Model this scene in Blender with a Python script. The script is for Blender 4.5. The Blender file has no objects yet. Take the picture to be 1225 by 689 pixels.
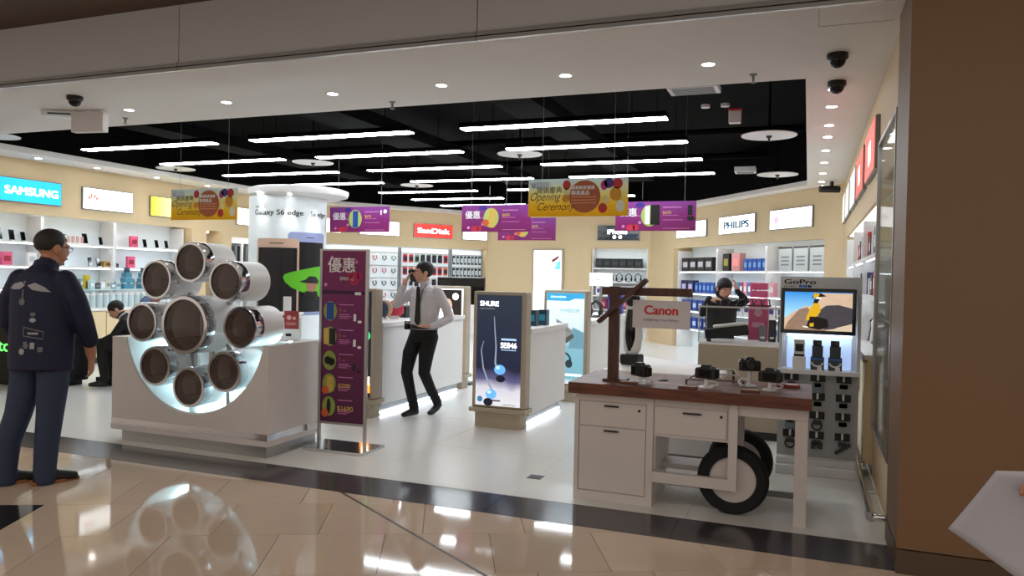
import bpy, bmesh, math, random
from mathutils import Vector, Matrix
from mathutils.bvhtree import BVHTree
random.seed(7)
R = math.radians
PI = math.pi
S = bpy.context.scene
C = S.collection
# ---------------------------------------------------------------- camera, world, exposure
cam_d = bpy.data.cameras.new('camera')
cam = bpy.data.objects.new('camera', cam_d); C.objects.link(cam)
cam_d.sensor_width = 36.0; cam_d.lens = 915.54 * 36.0 / 1225.0
cam_d.clip_start = .05; cam_d.clip_end = 200
cam.matrix_world = Matrix(((.9322, -.0249, .3611, 0), (.3612, .0060, -.9325, 0), (.0211, .9997, .0143, 1.52), (0, 0, 0, 1)))
S.camera = cam
S.view_settings.view_transform = 'Standard'
S.view_settings.look = 'None'
S.view_settings.exposure = 0.35
S.view_settings.gamma = 1.0
S.view_settings.use_curve_mapping = False
w = bpy.data.worlds.new('mall_ambient'); S.world = w
w.use_nodes = True
w.node_tree.nodes['Background'].inputs[0].default_value = (.95, .84, .73, 1)
w.node_tree.nodes['Background'].inputs[1].default_value = .6
try:
    S.cycles.use_denoising = True
    S.cycles.max_bounces = 8
    S.cycles.sample_clamp_indirect = 4
except Exception:
    pass
LIGHT = 24.0       # emission of the fluorescent strips

# ---------------------------------------------------------------- materials
def lin(c):
    return tuple(((v/255)/12.92 if v/255 <= .04045 else ((v/255+.055)/1.055)**2.4) for v in c)
MATS = {}
def pm(name, rgb=(200, 200, 200), rough=.5, metal=0., emit=0., var=.05, scale=6., trans=0., ior=1.45, spec=.5, bump=0., ecol=None, coat=0.):
    """procedural principled material: noise-varied colour, optional bump and emission"""
    if name in MATS: return MATS[name]
    m = bpy.data.materials.new(name); m.use_nodes = True
    nt = m.node_tree; b = nt.nodes['Principled BSDF']
    c = lin(rgb)
    b.inputs['Roughness'].default_value = rough
    b.inputs['Metallic'].default_value = metal
    b.inputs['Specular IOR Level'].default_value = spec
    b.inputs['IOR'].default_value = ior
    b.inputs['Transmission Weight'].default_value = trans
    b.inputs['Coat Weight'].default_value = coat
    tc = nt.nodes.new('ShaderNodeTexCoord')
    nz = nt.nodes.new('ShaderNodeTexNoise'); nz.inputs['Scale'].default_value = scale; nz.inputs['Detail'].default_value = 3
    nt.links.new(tc.outputs['Object'], nz.inputs['Vector'])
    mx = nt.nodes.new('ShaderNodeMix'); mx.data_type = 'RGBA'
    mx.inputs[6].default_value = tuple(v*(1-var) for v in c)+(1,)
    mx.inputs[7].default_value = tuple(min(1, v*(1+var)) for v in c)+(1,)
    nt.links.new(nz.outputs['Fac'], mx.inputs[0])
    nt.links.new(mx.outputs[2], b.inputs['Base Color'])
    if emit:
        b.inputs['Emission Strength'].default_value = emit
        if ecol: b.inputs['Emission Color'].default_value = lin(ecol)+(1,)
        else: nt.links.new(mx.outputs[2], b.inputs['Emission Color'])
    if bump:
        bp = nt.nodes.new('ShaderNodeBump'); bp.inputs['Strength'].default_value = bump; bp.inputs['Distance'].default_value = .01
        nt.links.new(nz.outputs['Fac'], bp.inputs['Height']); nt.links.new(bp.outputs[0], b.inputs['Normal'])
    MATS[name] = m
    return m
def ramp_mat(name, stops, axis='Z', coord='Generated', rough=.5, emit=0., noise=.0, nscale=4., thru=0.):
    """printed sheet whose ink runs through colour stops along one axis"""
    if name in MATS: return MATS[name]
    m = bpy.data.materials.new(name); m.use_nodes = True
    nt = m.node_tree; b = nt.nodes['Principled BSDF']; b.inputs['Roughness'].default_value = rough
    tc = nt.nodes.new('ShaderNodeTexCoord'); sx = nt.nodes.new('ShaderNodeSeparateXYZ')
    nt.links.new(tc.outputs[coord], sx.inputs[0])
    cr = nt.nodes.new('ShaderNodeValToRGB'); el = cr.color_ramp.elements
    while len(el) < len(stops): el.new(.5)
    for e, (p, c) in zip(el, stops): e.position = p; e.color = lin(c)+(1,)
    src = sx.outputs[axis]
    if noise:
        nz = nt.nodes.new('ShaderNodeTexNoise'); nz.inputs['Scale'].default_value = nscale
        nt.links.new(tc.outputs[coord], nz.inputs['Vector'])
        ma = nt.nodes.new('ShaderNodeMath'); ma.operation = 'MULTIPLY_ADD'; ma.inputs[1].default_value = noise; 
        nt.links.new(nz.outputs['Fac'], ma.inputs[0]); nt.links.new(src, ma.inputs[2])
        sb = nt.nodes.new('ShaderNodeMath'); sb.operation = 'SUBTRACT'; sb.inputs[1].default_value = noise*.5
        nt.links.new(ma.outputs[0], sb.inputs[0]); src = sb.outputs[0]
    nt.links.new(src, cr.inputs[0]); nt.links.new(cr.outputs[0], b.inputs['Base Color'])
    if emit:
        b.inputs['Emission Strength'].default_value = emit; nt.links.new(cr.outputs[0], b.inputs['Emission Color'])
    if thru:      # thin sheet that lets light through from behind
        tl = nt.nodes.new('ShaderNodeBsdfTranslucent'); ms = nt.nodes.new('ShaderNodeMixShader'); ms.inputs[0].default_value = thru
        nt.links.new(cr.outputs[0], tl.inputs[0]); nt.links.new(b.outputs[0], ms.inputs[1]); nt.links.new(tl.outputs[0], ms.inputs[2])
        nt.links.new(ms.outputs[0], nt.nodes['Material Output'].inputs[0])
    MATS[name] = m
    return m
def wood_mat(name, a, c, rough=.45, sc=(1.5, 14, 14)):
    if name in MATS: return MATS[name]
    m = bpy.data.materials.new(name); m.use_nodes = True
    nt = m.node_tree; b = nt.nodes['Principled BSDF']; b.inputs['Roughness'].default_value = rough
    tc = nt.nodes.new('ShaderNodeTexCoord'); mp = nt.nodes.new('ShaderNodeMapping'); mp.inputs['Scale'].default_value = sc
    nz = nt.nodes.new('ShaderNodeTexNoise'); nz.inputs['Scale'].default_value = 3; nz.inputs['Detail'].default_value = 6
    cr = nt.nodes.new('ShaderNodeValToRGB'); e = cr.color_ramp.elements
    e[0].position = .3; e[0].color = lin(a)+(1,); e[1].position = .7; e[1].color = lin(c)+(1,)
    nt.links.new(tc.outputs['Object'], mp.inputs[0]); nt.links.new(mp.outputs[0], nz.inputs['Vector'])
    nt.links.new(nz.outputs['Fac'], cr.inputs[0]); nt.links.new(cr.outputs[0], b.inputs['Base Color'])
    MATS[name] = m
    return m
def glass_mat(name, rgb=(40, 48, 48), rough=.0, alpha=.1):
    """thin pane: mostly clear, with a glossy skin"""
    if name in MATS: return MATS[name]
    m = bpy.data.materials.new(name); m.use_nodes = True
    nt = m.node_tree; b = nt.nodes['Principled BSDF']
    b.inputs['Base Color'].default_value = lin(rgb)+(1,); b.inputs['Roughness'].default_value = rough
    b.inputs['Alpha'].default_value = alpha; b.inputs['Specular IOR Level'].default_value = .5
    nz = nt.nodes.new('ShaderNodeTexNoise'); nz.inputs['Scale'].default_value = 2
    mr = nt.nodes.new('ShaderNodeMapRange'); mr.inputs['To Min'].default_value = rough; mr.inputs['To Max'].default_value = rough+.04
    nt.links.new(nz.outputs['Fac'], mr.inputs[0]); nt.links.new(mr.outputs[0], b.inputs['Roughness'])
    MATS[name] = m
    return m

WHITE = pm('white_laminate', (232, 230, 228), .35)
WHITE_M = pm('white_painted_metal', (225, 225, 225), .35)
BEIGE = pm('beige_wall_paint', (206, 182, 143), .55, var=.04)
CREAM = pm('cream_laminate', (222, 200, 160), .4)
TAUPE = pm('taupe_lacquer', (172, 158, 138), .4)
BLACK = pm('matt_black', (14, 14, 15), .55)
BLK_P = pm('black_plastic', (20, 20, 22), .35)
BLK_G = pm('black_gloss', (9, 9, 11), .08)
GREY = pm('mid_grey_plastic', (128, 130, 132), .45)
DGREY = pm('dark_grey_plastic', (52, 53, 56), .45)
STEEL = pm('brushed_steel', (176, 174, 172), .28, metal=1.)
CHROME = pm('polished_chrome', (205, 205, 208), .12, metal=1.)
GLASS = glass_mat('clear_glass')
INK_W = pm('white_ink', (240, 240, 240), .5)
INK_K = pm('black_ink', (16, 16, 18), .5)
GLOW_W = pm('lit_white_acrylic', (250, 252, 255), .4, emit=2.2, var=.01)
GLOW_S = pm('lit_white_panel', (245, 250, 255), .4, emit=1.15, var=.01)
SOFFIT = pm('soffit_white_paint', (226, 220, 214), .6, var=.02)
PANELW = pm('display_back_white', (232, 240, 243), .35, var=.02)
LED = pm('led_strip', (235, 245, 255), .4, emit=9., var=.0)
TUBE = pm('fluorescent_diffuser', (240, 248, 255), .4, emit=LIGHT, var=.0)

# ---------------------------------------------------------------- builders
def tag(o, label=None, cat=None, group=None, kind=None):
    if label: o['label'] = label
    if cat: o['category'] = cat
    if group: o['group'] = group
    if kind: o['kind'] = kind
    return o
def thing(name, label, cat, loc=(0, 0, 0), rz=0., group=None, kind=None):
    o = bpy.data.objects.new(name, None); C.objects.link(o); o.empty_display_size = .1
    o.location = loc; o.rotation_euler = (0, 0, R(rz))
    return tag(o, label, cat, group, kind)
def link(name, mesh, parent=None, loc=None):
    o = bpy.data.objects.new(name, mesh); C.objects.link(o)
    if parent: o.parent = parent
    if loc: o.location = loc
    return o
def copy_tree(o, parent=None):
    c = o.copy(); C.objects.link(c); c.parent = parent
    for ch in o.children: copy_tree(ch, c)
    return c
def place(proto, loc, rz=0., label=None, group=None, first=False, scale=None):
    o = proto if first else copy_tree(proto)
    o.location = loc; o.rotation_euler = (0, 0, R(rz))
    if label: o['label'] = label
    if group: o['group'] = group
    if scale: o.scale = scale
    return o
class MB:
    def __init__(s): s.v = []; s.f = []
    def add(s, vs, fs, M=None):
        n = len(s.v)
        s.v += [tuple(M @ Vector(v)) if M else tuple(v) for v in vs]
        s.f += [tuple(i+n for i in f) for f in fs]
        return s
    def box(s, x0, x1, y0, y1, z0, z1, M=None):
        vs = [(x, y, z) for z in (z0, z1) for y in (y0, y1) for x in (x0, x1)]
        return s.add(vs, [(0, 2, 3, 1), (4, 5, 7, 6), (0, 1, 5, 4), (2, 6, 7, 3), (0, 4, 6, 2), (1, 3, 7, 5)], M)
    def bar(s, p0, p1, w, t, up=(0, 0, 1)):
        """rectangular bar from p0 to p1, width w (sideways) and t (along up)"""
        p0 = Vector(p0); p1 = Vector(p1); d = (p1-p0).normalized(); u = Vector(up)
        a = d.cross(u); a = a.normalized() if a.length > 1e-6 else Vector((1, 0, 0)); b = a.cross(d)
        vs = [p+a*sx*w/2+b*sy*t/2 for p in (p0, p1) for sx, sy in ((-1, -1), (1, -1), (1, 1), (-1, 1))]
        return s.add(vs, [(0, 3, 2, 1), (4, 5, 6, 7), (0, 1, 5, 4), (1, 2, 6, 5), (2, 3, 7, 6), (3, 0, 4, 7)])
    def tube(s, pts, r, n=10, cap=True, flat=None):
        pts = [Vector(p) for p in pts]; k = len(pts)
        rs = r if isinstance(r, (list, tuple)) else [r]*k
        vs = []; prev = None
        for i, p in enumerate(pts):
            d = (pts[min(i+1, k-1)]-pts[max(i-1, 0)]).normalized()
            if prev is None:
                a = d.orthogonal().normalized() if flat is None else (Vector(flat)-d*d.dot(Vector(flat))).normalized()
            else: a = (prev-d*prev.dot(d)).normalized()
            prev = a; b = d.cross(a)
            rr = rs[i] if isinstance(rs[i], (list, tuple)) else (rs[i], rs[i])
            vs += [p+a*rr[0]*math.cos(2*PI*j/n)+b*rr[1]*math.sin(2*PI*j/n) for j in range(n)]
        fs = [(i*n+j, i*n+(j+1) % n, (i+1)*n+(j+1) % n, (i+1)*n+j) for i in range(k-1) for j in range(n)]
        if cap: fs += [tuple(range(n-1, -1, -1)), tuple((k-1)*n+j for j in range(n))]
        return s.add(vs, fs)
    def cyl(s, p0, p1, r0, r1=None, n=20): return s.tube([p0, p1], [r0, r0 if r1 is None else r1], n)
    def lathe(s, prof, c=(0, 0, 0), n=24, axis='z', closed=False):
        """prof: (radius, height) pairs turned about the axis through c"""
        k = len(prof); vs = []
        for r, h in prof:
            for j in range(n):
                a = 2*PI*j/n; x, y = r*math.cos(a), r*math.sin(a)
                vs.append((c[0]+x, c[1]+y, c[2]+h) if axis == 'z' else (c[0]+x, c[1]+h, c[2]+y) if axis == 'y' else (c[0]+h, c[1]+x, c[2]+y))
        fs = [(i*n+j, i*n+(j+1) % n, (i+1)*n+(j+1) % n, (i+1)*n+j) for i in range(k-1) for j in range(n)]
        if closed: fs += [((k-1)*n+j, (k-1)*n+(j+1) % n, (j+1) % n, j) for j in range(n)]
        else:
            fs += [tuple(range(n-1, -1, -1)), tuple((k-1)*n+j for j in range(n))]
        return s.add(vs, fs)
    def prism(s, poly, y0, y1):
        """polygon of (x, z), extruded from y0 (front) to y1"""
        n = len(poly)
        vs = [(x, y0, z) for x, z in poly]+[(x, y1, z) for x, z in poly]
        return s.add(vs, [tuple(range(n)), tuple(range(2*n-1, n-1, -1))]+[(i, i+n, (i+1) % n+n, (i+1) % n) for i in range(n)])
    def slab(s, poly, z0, z1):
        n = len(poly)
        vs = [(x, y, z0) for x, y in poly]+[(x, y, z1) for x, y in poly]
        return s.add(vs, [tuple(range(n-1, -1, -1)), tuple(range(n, 2*n))]+[(i, (i+1) % n, (i+1) % n+n, i+n) for i in range(n)])
    def ell(s, c, r, n=14, m=9, M=None):
        vs = []; 
        for i in range(1, m):
            t = PI*i/m
            for j in range(n):
                a = 2*PI*j/n
                v = Vector((r[0]*math.sin(t)*math.cos(a), r[1]*math.sin(t)*math.sin(a), r[2]*math.cos(t)))
                if M: v = M @ v
                vs.append(v+Vector(c))
        top = Vector((0, 0, r[2])); bot = Vector((0, 0, -r[2]))
        if M: top = M @ top; bot = M @ bot
        vs += [top+Vector(c), bot+Vector(c)]; T = len(vs)-2
        fs = [(i*n+j, (i+1)*n+j, (i+1)*n+(j+1) % n, i*n+(j+1) % n) for i in range(m-2) for j in range(n)]
        fs += [(T, j, (j+1) % n) for j in range(n)]+[(T+1, (m-2)*n+(j+1) % n, (m-2)*n+j) for j in range(n)]
        return s.add(vs, fs)
    def mesh(s, name, mat=None, smooth=False, fix=True):
        me = bpy.data.meshes.new(name); me.from_pydata(s.v, [], s.f)
        if fix:
            bm = bmesh.new(); bm.from_mesh(me); bmesh.ops.recalc_face_normals(bm, faces=bm.faces); bm.to_mesh(me); bm.free()
        if mat: me.materials.append(mat)
        if smooth:
            me.shade_smooth()
            if smooth != 'all': me.set_sharp_from_angle(angle=R(40))
        me.update()
        return me
    def build(s, name, mat, parent=None, smooth=False, bevel=0., loc=None, kind=None):
        o = link(name, s.mesh(name, mat, smooth), parent, loc)
        if bevel:
            b = o.modifiers.new('bevel', 'BEVEL'); b.width = bevel; b.segments = 2; b.limit_method = 'ANGLE'; b.angle_limit = R(50)
        if kind: o['kind'] = kind
        return o
def bx(name, mat, parent, x0, x1, y0, y1, z0, z1, bevel=0.):
    return MB().box(x0, x1, y0, y1, z0, z1).build(name, mat, parent, bevel=bevel)
def disc(cx, cz, rx, rz=None, n=20, a0=0., a1=360.):
    rz = rz or rx
    return [(cx+rx*math.cos(R(a0+(a1-a0)*i/n)), cz+rz*math.sin(R(a0+(a1-a0)*i/n))) for i in range(n if a1-a0 >= 360 else n+1)]
def rect(x0, x1, z0, z1): return [(x0, z0), (x1, z0), (x1, z1), (x0, z1)]
def decal(parent, name, mat, polys, y, th=.0015):
    """flat print: polygons in the thing's front plane, a film proud of the surface at y (front is -y)"""
    if len(polys) <= 6:
        return [MB().prism(p, y-th, y).build(name, mat, parent) for p in polys][0]
    mb = MB()
    for p in polys: mb.prism(p, y-th, y)
    return mb.build(name, mat, parent, kind='stuff')
TXT = {}
def text(parent, name, s, mat, x, z, y, h, w=None, align='L', bold=0., shear=0., th=.0015, depth=None, sp=1.0):
    """lettering of cap height h with its lower left (or centre) at x, z; w stretches it to a width"""
    key = (s, shear, sp)
    if key not in TXT:
        c = bpy.data.curves.new('lettering', 'FONT'); c.body = s; c.size = 1; c.resolution_u = 5; c.shear = shear; c.space_character = sp
        o = bpy.data.objects.new('lettering', c); me = bpy.data.meshes.new_from_object(o)
        vs = [tuple(v.co) for v in me.vertices]; fs = [tuple(p.vertices) for p in me.polygons]
        bpy.data.objects.remove(o); bpy.data.meshes.remove(me)
        x0 = min(v[0] for v in vs); x1 = max(v[0] for v in vs)
        TXT[key] = (vs, fs, x0, x1)
    vs, fs, x0, x1 = TXT[key]
    k = h/.72; kx = k if w is None else w/(x1-x0)
    ww = kx*(x1-x0); ox = x if align == 'L' else x-ww/2 if align == 'C' else x-ww
    mb = MB()
    offs = [(0, 0)] if not bold else [(-bold, -bold*.5), (bold, -bold*.5), (-bold, bold*.5), (bold, bold*.5), (0, 0)]
    for i, (dx, dz) in enumerate(offs):       # heavier strokes from a few shifted copies, each a hair apart
        mb.add([(ox+(v[0]-x0+dx)*kx, y-(depth or th)-.0001*i, z+(v[1]+dz)*k) for v in vs], fs)
    me = mb.mesh(name, mat, fix=False)
    # letters read from the front (-y)
    return link(name, me, parent)
# ---------------------------------------------------------------- the setting
# mall floor: 600 mm polished tiles laid at 26 degrees to the shop front, clipped at the threshold
def floor_mat(name, rgb, rough, var, sc):
    return pm(name, rgb, rough, var=var, scale=sc, spec=.6)
TILE = [floor_mat('beige_polished_tile_%d' % i, c, .055, .05, 3.5) for i, c in enumerate(((204, 182, 162), (198, 177, 157), (209, 188, 168)))]
fl = MB().box(-16, 4, -5, 4.52, -.06, -.011).build('floor_mall', pm('tile_grout', (110, 98, 86), .8)); tag(fl, kind='structure')
ta = Vector((.8988, .4384)); tb = Vector((-.4384, .8988)); t0 = Vector((-2.271, 3.901)); TS = .606
def clip(poly, ymax):
    out = []
    for i in range(len(poly)):
        a, b = poly[i], poly[(i+1) % len(poly)]
        ina, inb = a[1] <= ymax, b[1] <= ymax
        if ina: out.append(a)
        if ina != inb:
            t = (ymax-a[1])/(b[1]-a[1]); out.append((a[0]+(b[0]-a[0])*t, ymax))
    return out
DARKTILE = pm('dark_brown_polished_tile', (40, 33, 30), .08, spec=.6)
full = None; nt_ = 0
for j in range(-7, 9):
    off = .355*TS if j % 2 == 0 else 0.
    for i in range(-14, 12):
        c = t0+ta*(i*TS+off)+tb*(j*TS)
        g = .0018
        poly = [c+ta*g+tb*g, c+ta*(TS-g)+tb*g, c+ta*(TS-g)+tb*(TS-g), c+ta*g+tb*(TS-g)]
        poly = [(p.x, p.y) for p in poly]
        cx = sum(p[0] for p in poly)/4; cy = sum(p[1] for p in poly)/4
        if not (-8.8 < cx < 1.9 and 1.35 < cy): continue
        inside = all(p[1] <= 4.518 for p in poly)
        q = clip(poly, 4.518)
        if len(q) < 3 or min(p[1] for p in q) > 4.5: continue
        dark = (j == 0 and cx < -4.55)
        m = DARKTILE if dark else TILE[(i*7+j*3) % 3]
        if inside and not dark:
            if full is None:
                full = [MB().slab([tuple((Vector(p)-c).to_tuple()) for p in poly], -.01, 0).mesh('tile', k) for k in TILE]
            o = link('tile', full[(i*7+j*3) % 3], fl, (c.x, c.y, 0))
        else:
            o = MB().slab(q, -.01, 0).build('tile', m, fl)
        nt_ += 1
# brass-dark expansion strip set across the tiles
ex = MB().bar((-2.99, 4.52, .0005), (-.55, 2.97, .0005), .016, .003).build('expansion_strip', pm('dark_bronze_strip', (62, 52, 46), .4, metal=.7), fl)
# threshold of dark granite slabs
st = MB().box(-16, .47, 4.52, 4.95, -.06, -.012).build('trim_1', pm('slab_joint', (40, 38, 40), .8)); tag(st, kind='structure')
GRAN = pm('charcoal_granite', (66, 62, 66), .16, var=.22, scale=90, spec=.5)
me = MB().box(0.0015, 1.1985, 4.5215, 4.9485, -.012, 0).mesh('granite_slab', GRAN)
for k in range(13): link('granite_slab', me, st, (-15.13+1.2*k, 0, 0))
SHOPF = pm('white_shop_tile', (222, 222, 218), .24, var=.03, scale=1.2, spec=.45)
sf = MB().box(-11.6, .5, 4.95, 19.4, -.06, -.008).build('floor', pm('shop_tile_joint', (186, 186, 182), .6)); tag(sf, kind='structure')
me = MB().box(.001, 1.199, .001, 1.199, -.008, 0).mesh('floor_tile', SHOPF)
for i in range(10):
    for j in range(12):
        x = -11.5+1.2*i; y = 4.95+1.2*j
        if x > -.1: continue
        link('floor_tile', me, sf, (x, y, 0))
# mall ceiling, fascia with panels and the two steel trims
o = MB().box(-16, 6, 2.6, 4.78, 3.65, 3.75).build('ceiling_mall', pm('brown_mall_ceiling', (96, 78, 62), .7)); tag(o, kind='structure')  # depth cut short so world ambient light reaches fascia, pillar and floor
fa = MB().box(-16, .47, 4.80, 5.05, 3.13, 3.64).build('wall_fascia', pm('fascia_core', (60, 60, 60), .7)); tag(fa, kind='structure')
FASC = pm('fascia_grey_panel', (188, 186, 187), .45, var=.03)
for k in range(6):
    x1 = .47-2.62*k; x0 = x1-2.612
    bx('fascia_panel', FASC, fa, x0, x1, 4.78, 4.80, 3.185, 3.648)
for k in range(6):
    x1 = .47-2.62*k; x0 = x1-2.615
    bx('steel_trim', STEEL, fa, x0, x1, 4.765, 4.80, 3.152, 3.180)
    bx('steel_trim', STEEL, fa, x0, x1, 4.770, 4.80, 3.12, 3.146)
# soffit: white ring ceiling round the open black ceiling
OUT = [(-11.5, 4.80), (.52, 4.80), (.52, 13.25), (-3.62, 18.95), (-8.08, 18.95), (-11.0, 14.95), (-11.5, 14.0)]
INN = [(-10.32, 6.43), (-.06, 6.43), (-.06, 13.42), (-3.83, 18.55), (-7.86, 18.55), (-10.32, 15.1), (-10.32, 14.0)]
cb = MB(); n = len(OUT)
vs = [(x, y, z) for z in (3.12, 3.20) for ring in (OUT, INN) for x, y in ring]
fs = []
for i in range(n):
    k = (i+1) % n
    fs += [(i, k, n+k, n+i), (2*n+i, 3*n+i, 3*n+k, 2*n+k), (n+i, n+k, 3*n+k, 3*n+i), (i, 2*n+i, 2*n+k, k)]
cb.add(vs, fs); ceil = cb.build('ceiling', SOFFIT); tag(ceil, kind='structure')
mb = MB()   # access hatch outline: four thin shadow gaps
for a in ((.018, .0205, 4.83, 5.15), (.018, .45, 5.148, 5.151)): bx('hatch_joint', pm('joint_shadow_grey', (120, 116, 112), .8), ceil, a[0], a[1], a[2], a[3], 3.1185, 3.12)
o = MB().slab([(-11.6, 5.1), (.9, 5.1), (.9, 13.6), (-3.4, 19.4), (-8.3, 19.4), (-11.6, 15.4)], 4.0, 4.1).build('ceiling_void', pm('void_black_paint', (4, 4, 4), .9, spec=.1)); tag(o, kind='structure')
VB = MATS['void_black_paint']
mb = MB()
for i in range(n):
    a, b = Vector(INN[i]+(0,)), Vector(INN[(i+1) % n]+(0,))
    d = (b-a).normalized(); nn = Vector((d.y, -d.x, 0))*.02
    mb.bar(a+nn+Vector((0, 0, 3.6)), b+nn+Vector((0, 0, 3.6)), .02, .8)
tag(mb.build('wall_void', VB), kind='structure')
# services inside the void
for k, (y, z, r) in enumerate(((7.2, 3.75, .05), (8.7, 3.8, .05), (11.6, 3.72, .05), (14.4, 3.8, .06))):
    tag(MB().cyl((-10.3, y, z), (-.1, y, z), r).build('ceiling_pipe', VB, smooth=True), 'black painted pipe running across the open ceiling void', 'pipe', 'pipes in the ceiling void')
for k, (x, wd) in enumerate(((-8.6, .5), (-5.6, .6), (-3.1, .5))):
    tag(MB().box(x-wd/2, x+wd/2, 6.7, 15.0, 3.45, 3.62).build('air_duct', VB, bevel=.01), 'black painted air duct running deep into the shop void', 'duct', 'ducts in the ceiling void')

def wall_run(name, org, rz, L, niches, depth=.5, ztop=3.12, mat=BEIGE, panel=True, lip=True):
    """wall in local x along its face, face at y=0; niches (x0,x1,z0,z1) open to the front"""
    w_ = thing(name, None, None, org+(0,), rz, kind='structure')
    mb = MB(); x = 0.
    for (a, b, z0, z1) in niches:
        if a > x: mb.box(x, a, 0, depth, 0, ztop)
        mb.box(a, b, 0, depth, z1, ztop)
        if z0 > 0: mb.box(a, b, 0, depth, 0, z0)
        x = b
    if L > x: mb.box(x, L, 0, depth, 0, ztop)
    mb.build('wall_face', mat, w_)
    for (a, b, z0, z1) in niches:
        if panel: bx('niche_back', PANELW, w_, a-.0, b+.0, depth-.02, depth+.05, z0, z1)
        if lip: bx('soffit_lip', mat, w_, a, b, 0, .015, z1-.035, z1)
        bx('soffit_light', LED if lip else GLOW_S, w_, a+.05, b-.05, .03, .055 if lip else .2, z1-.010, z1-.001)
    return w_
wl = wall_run('wall_left', (-10.95, 5.0), 90, 9.9, [(.3, 6.37, 0, 2.345), (6.75, 7.2, .9, 2.34), (7.45, 9.6, 0, 2.25)])
wcl = wall_run('wall_back_left', (-10.95, 14.9), 53.94, 4.947, [(.25, 4.9, 0, 2.26)], depth=.32)
wb = wall_run('wall_back', (-8.04, 18.9), 0, 4.375, [(2.86, 4.31, 0, 2.32)], depth=.4)
wcr = wall_run('wall_back_right', (-3.665, 18.9), -53.75, 7.04, [(1.24, 6.58, 0, 2.29)], depth=.5)
wr = wall_run('wall_right', (.5, 13.22), -90, 8.12, [(1.3, 6.6, 0, 2.2), (6.74, 8.05, .43, 2.6)], depth=.45, lip=False)
# front return of the left wall and the pillar at the right
tag(MB().box(-16, -10.95, 4.95, 5.2, 0, 3.12).build('wall_front_left', BEIGE), kind='structure')
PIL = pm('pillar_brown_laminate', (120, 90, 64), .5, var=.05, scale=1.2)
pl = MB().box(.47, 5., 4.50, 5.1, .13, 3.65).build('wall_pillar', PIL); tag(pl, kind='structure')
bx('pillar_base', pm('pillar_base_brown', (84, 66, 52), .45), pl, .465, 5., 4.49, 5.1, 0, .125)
tag(MB().box(-10.95+.01, -10.9, 5.3, 14.8, 0, .005).build('baseboard_left', STEEL), kind='structure')

# ---------------------------------------------------------------- ceiling fittings
def strip_light(x0, x1, y, proto={}):
    t = thing('strip_light', 'long white fluorescent strip light hung under the black ceiling', 'light', ((x0+x1)/2, y, 3.2), 0, 'strip lights under the black ceiling')
    if 'h' not in proto:
        L = 2.36
        proto['h'] = MB().box(-L/2, L/2, -.08, .08, .012, .07).mesh('housing', VB)
        proto['d'] = MB().box(-L/2+.01, L/2-.01, -.07, .07, 0, .012).mesh('diffuser', TUBE)
        proto['w'] = MB().cyl((0, 0, .07), (0, 0, .8), .004, n=6).mesh('hanger', VB)
    k = (x1-x0)/2.36
    for nme, key in (('housing', 'h'), ('diffuser', 'd')):
        o = link(nme, proto[key], t); o.scale = (k, 1, 1)
    for sx in (-.8, .8): link('hanger', proto['w'], t, (sx*k, 0, 0))
for y in (8.03, 9.45, 10.85, 12.3):
    for a, b in ((-9.72, -7.36), (-6.76, -4.42), (-3.77, -1.41)): strip_light(a, b, y)
for y in (13.85, 15.25, 16.7):
    for a, b in ((-8.35, -6.15), (-5.5, -3.3)): strip_light(a, b, y)
# recessed downlights
ring = MB().lathe([(.045, -.004), (.062, -.004), (.066, 0), (.045, 0)], n=20, closed=True).mesh('trim_ring', WHITE_M, smooth=True)
lens = MB().lathe([(.045, -.0025), (.045, -.0005)], n=18).mesh('lens', pm('downlight_lens', (255, 250, 240), .4, emit=26., var=0))
def downlight(x, y, power=0., z=3.12, grp='downlights along the entrance soffit', lab='small round downlight recessed in the white entrance soffit'):
    t = thing('downlight', lab, 'light', (x, y, z), 0, grp)
    link('trim_ring', ring, t); link('lens', lens, t)
    if power:
        l = bpy.data.lights.new('downlight_lamp', 'SPOT'); l.energy = power; l.spot_size = R(95); l.spot_blend = .8; l.shadow_soft_size = .04; l.color = (1, .95, .88)
        lo = bpy.data.objects.new('downlight_lamp', l); C.objects.link(lo); lo.parent = t; lo.location = (0, 0, -.02)
for x in (-.73, -1.83, -2.92, -4.0, -5.19, -6.42, -7.5): downlight(x, 5.8, 14)
for y in (6.84, 7.5, 8.38, 9.04, 9.95, 10.95, 12.0, 13.0): downlight(.155, y, 6, grp='downlights along the right soffit', lab='small round downlight in the soffit beside the right wall')
for y in (7.2, 8.0, 9.0, 10.2, 11.4): downlight(-10.62, y, 6, grp='downlights along the left soffit', lab='small round downlight in the narrow soffit above the left wall signs')
# dome cameras
dome = thing('dome_camera', 'black dome security camera on the soffit above the pillar', 'camera', (.15, 5.8, 3.12))
MB().lathe([(.07, 0), (.072, -.03), (.058, -.045)], n=24).build('housing', BLK_P, dome, smooth=True)
MB().lathe([(.056, -.045), (.052, -.065), (.038, -.085), (.015, -.097), (.003, -.099)], n=24).build('dome', BLK_G, dome, smooth=True)
place(dome, (.17, 6.59, 3.12), 0, 'black dome security camera just in front of the first right downlight')
place(dome, (-6.43, 5.2, 3.12), 0, 'black dome security camera beside the white exit sign box')
bc = thing('bullet_camera', 'black bullet security camera under the corner of the back soffit', 'camera', (.3, 13.0, 3.12), 20)
MB().cyl((0, 0, 0), (0, 0, -.09), .03).build('mount', BLK_P, bc, smooth=True)
MB().cyl((-.18, 0, -.12), (.12, 0, -.12), .055).build('body', BLK_P, bc, smooth=True)
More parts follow.
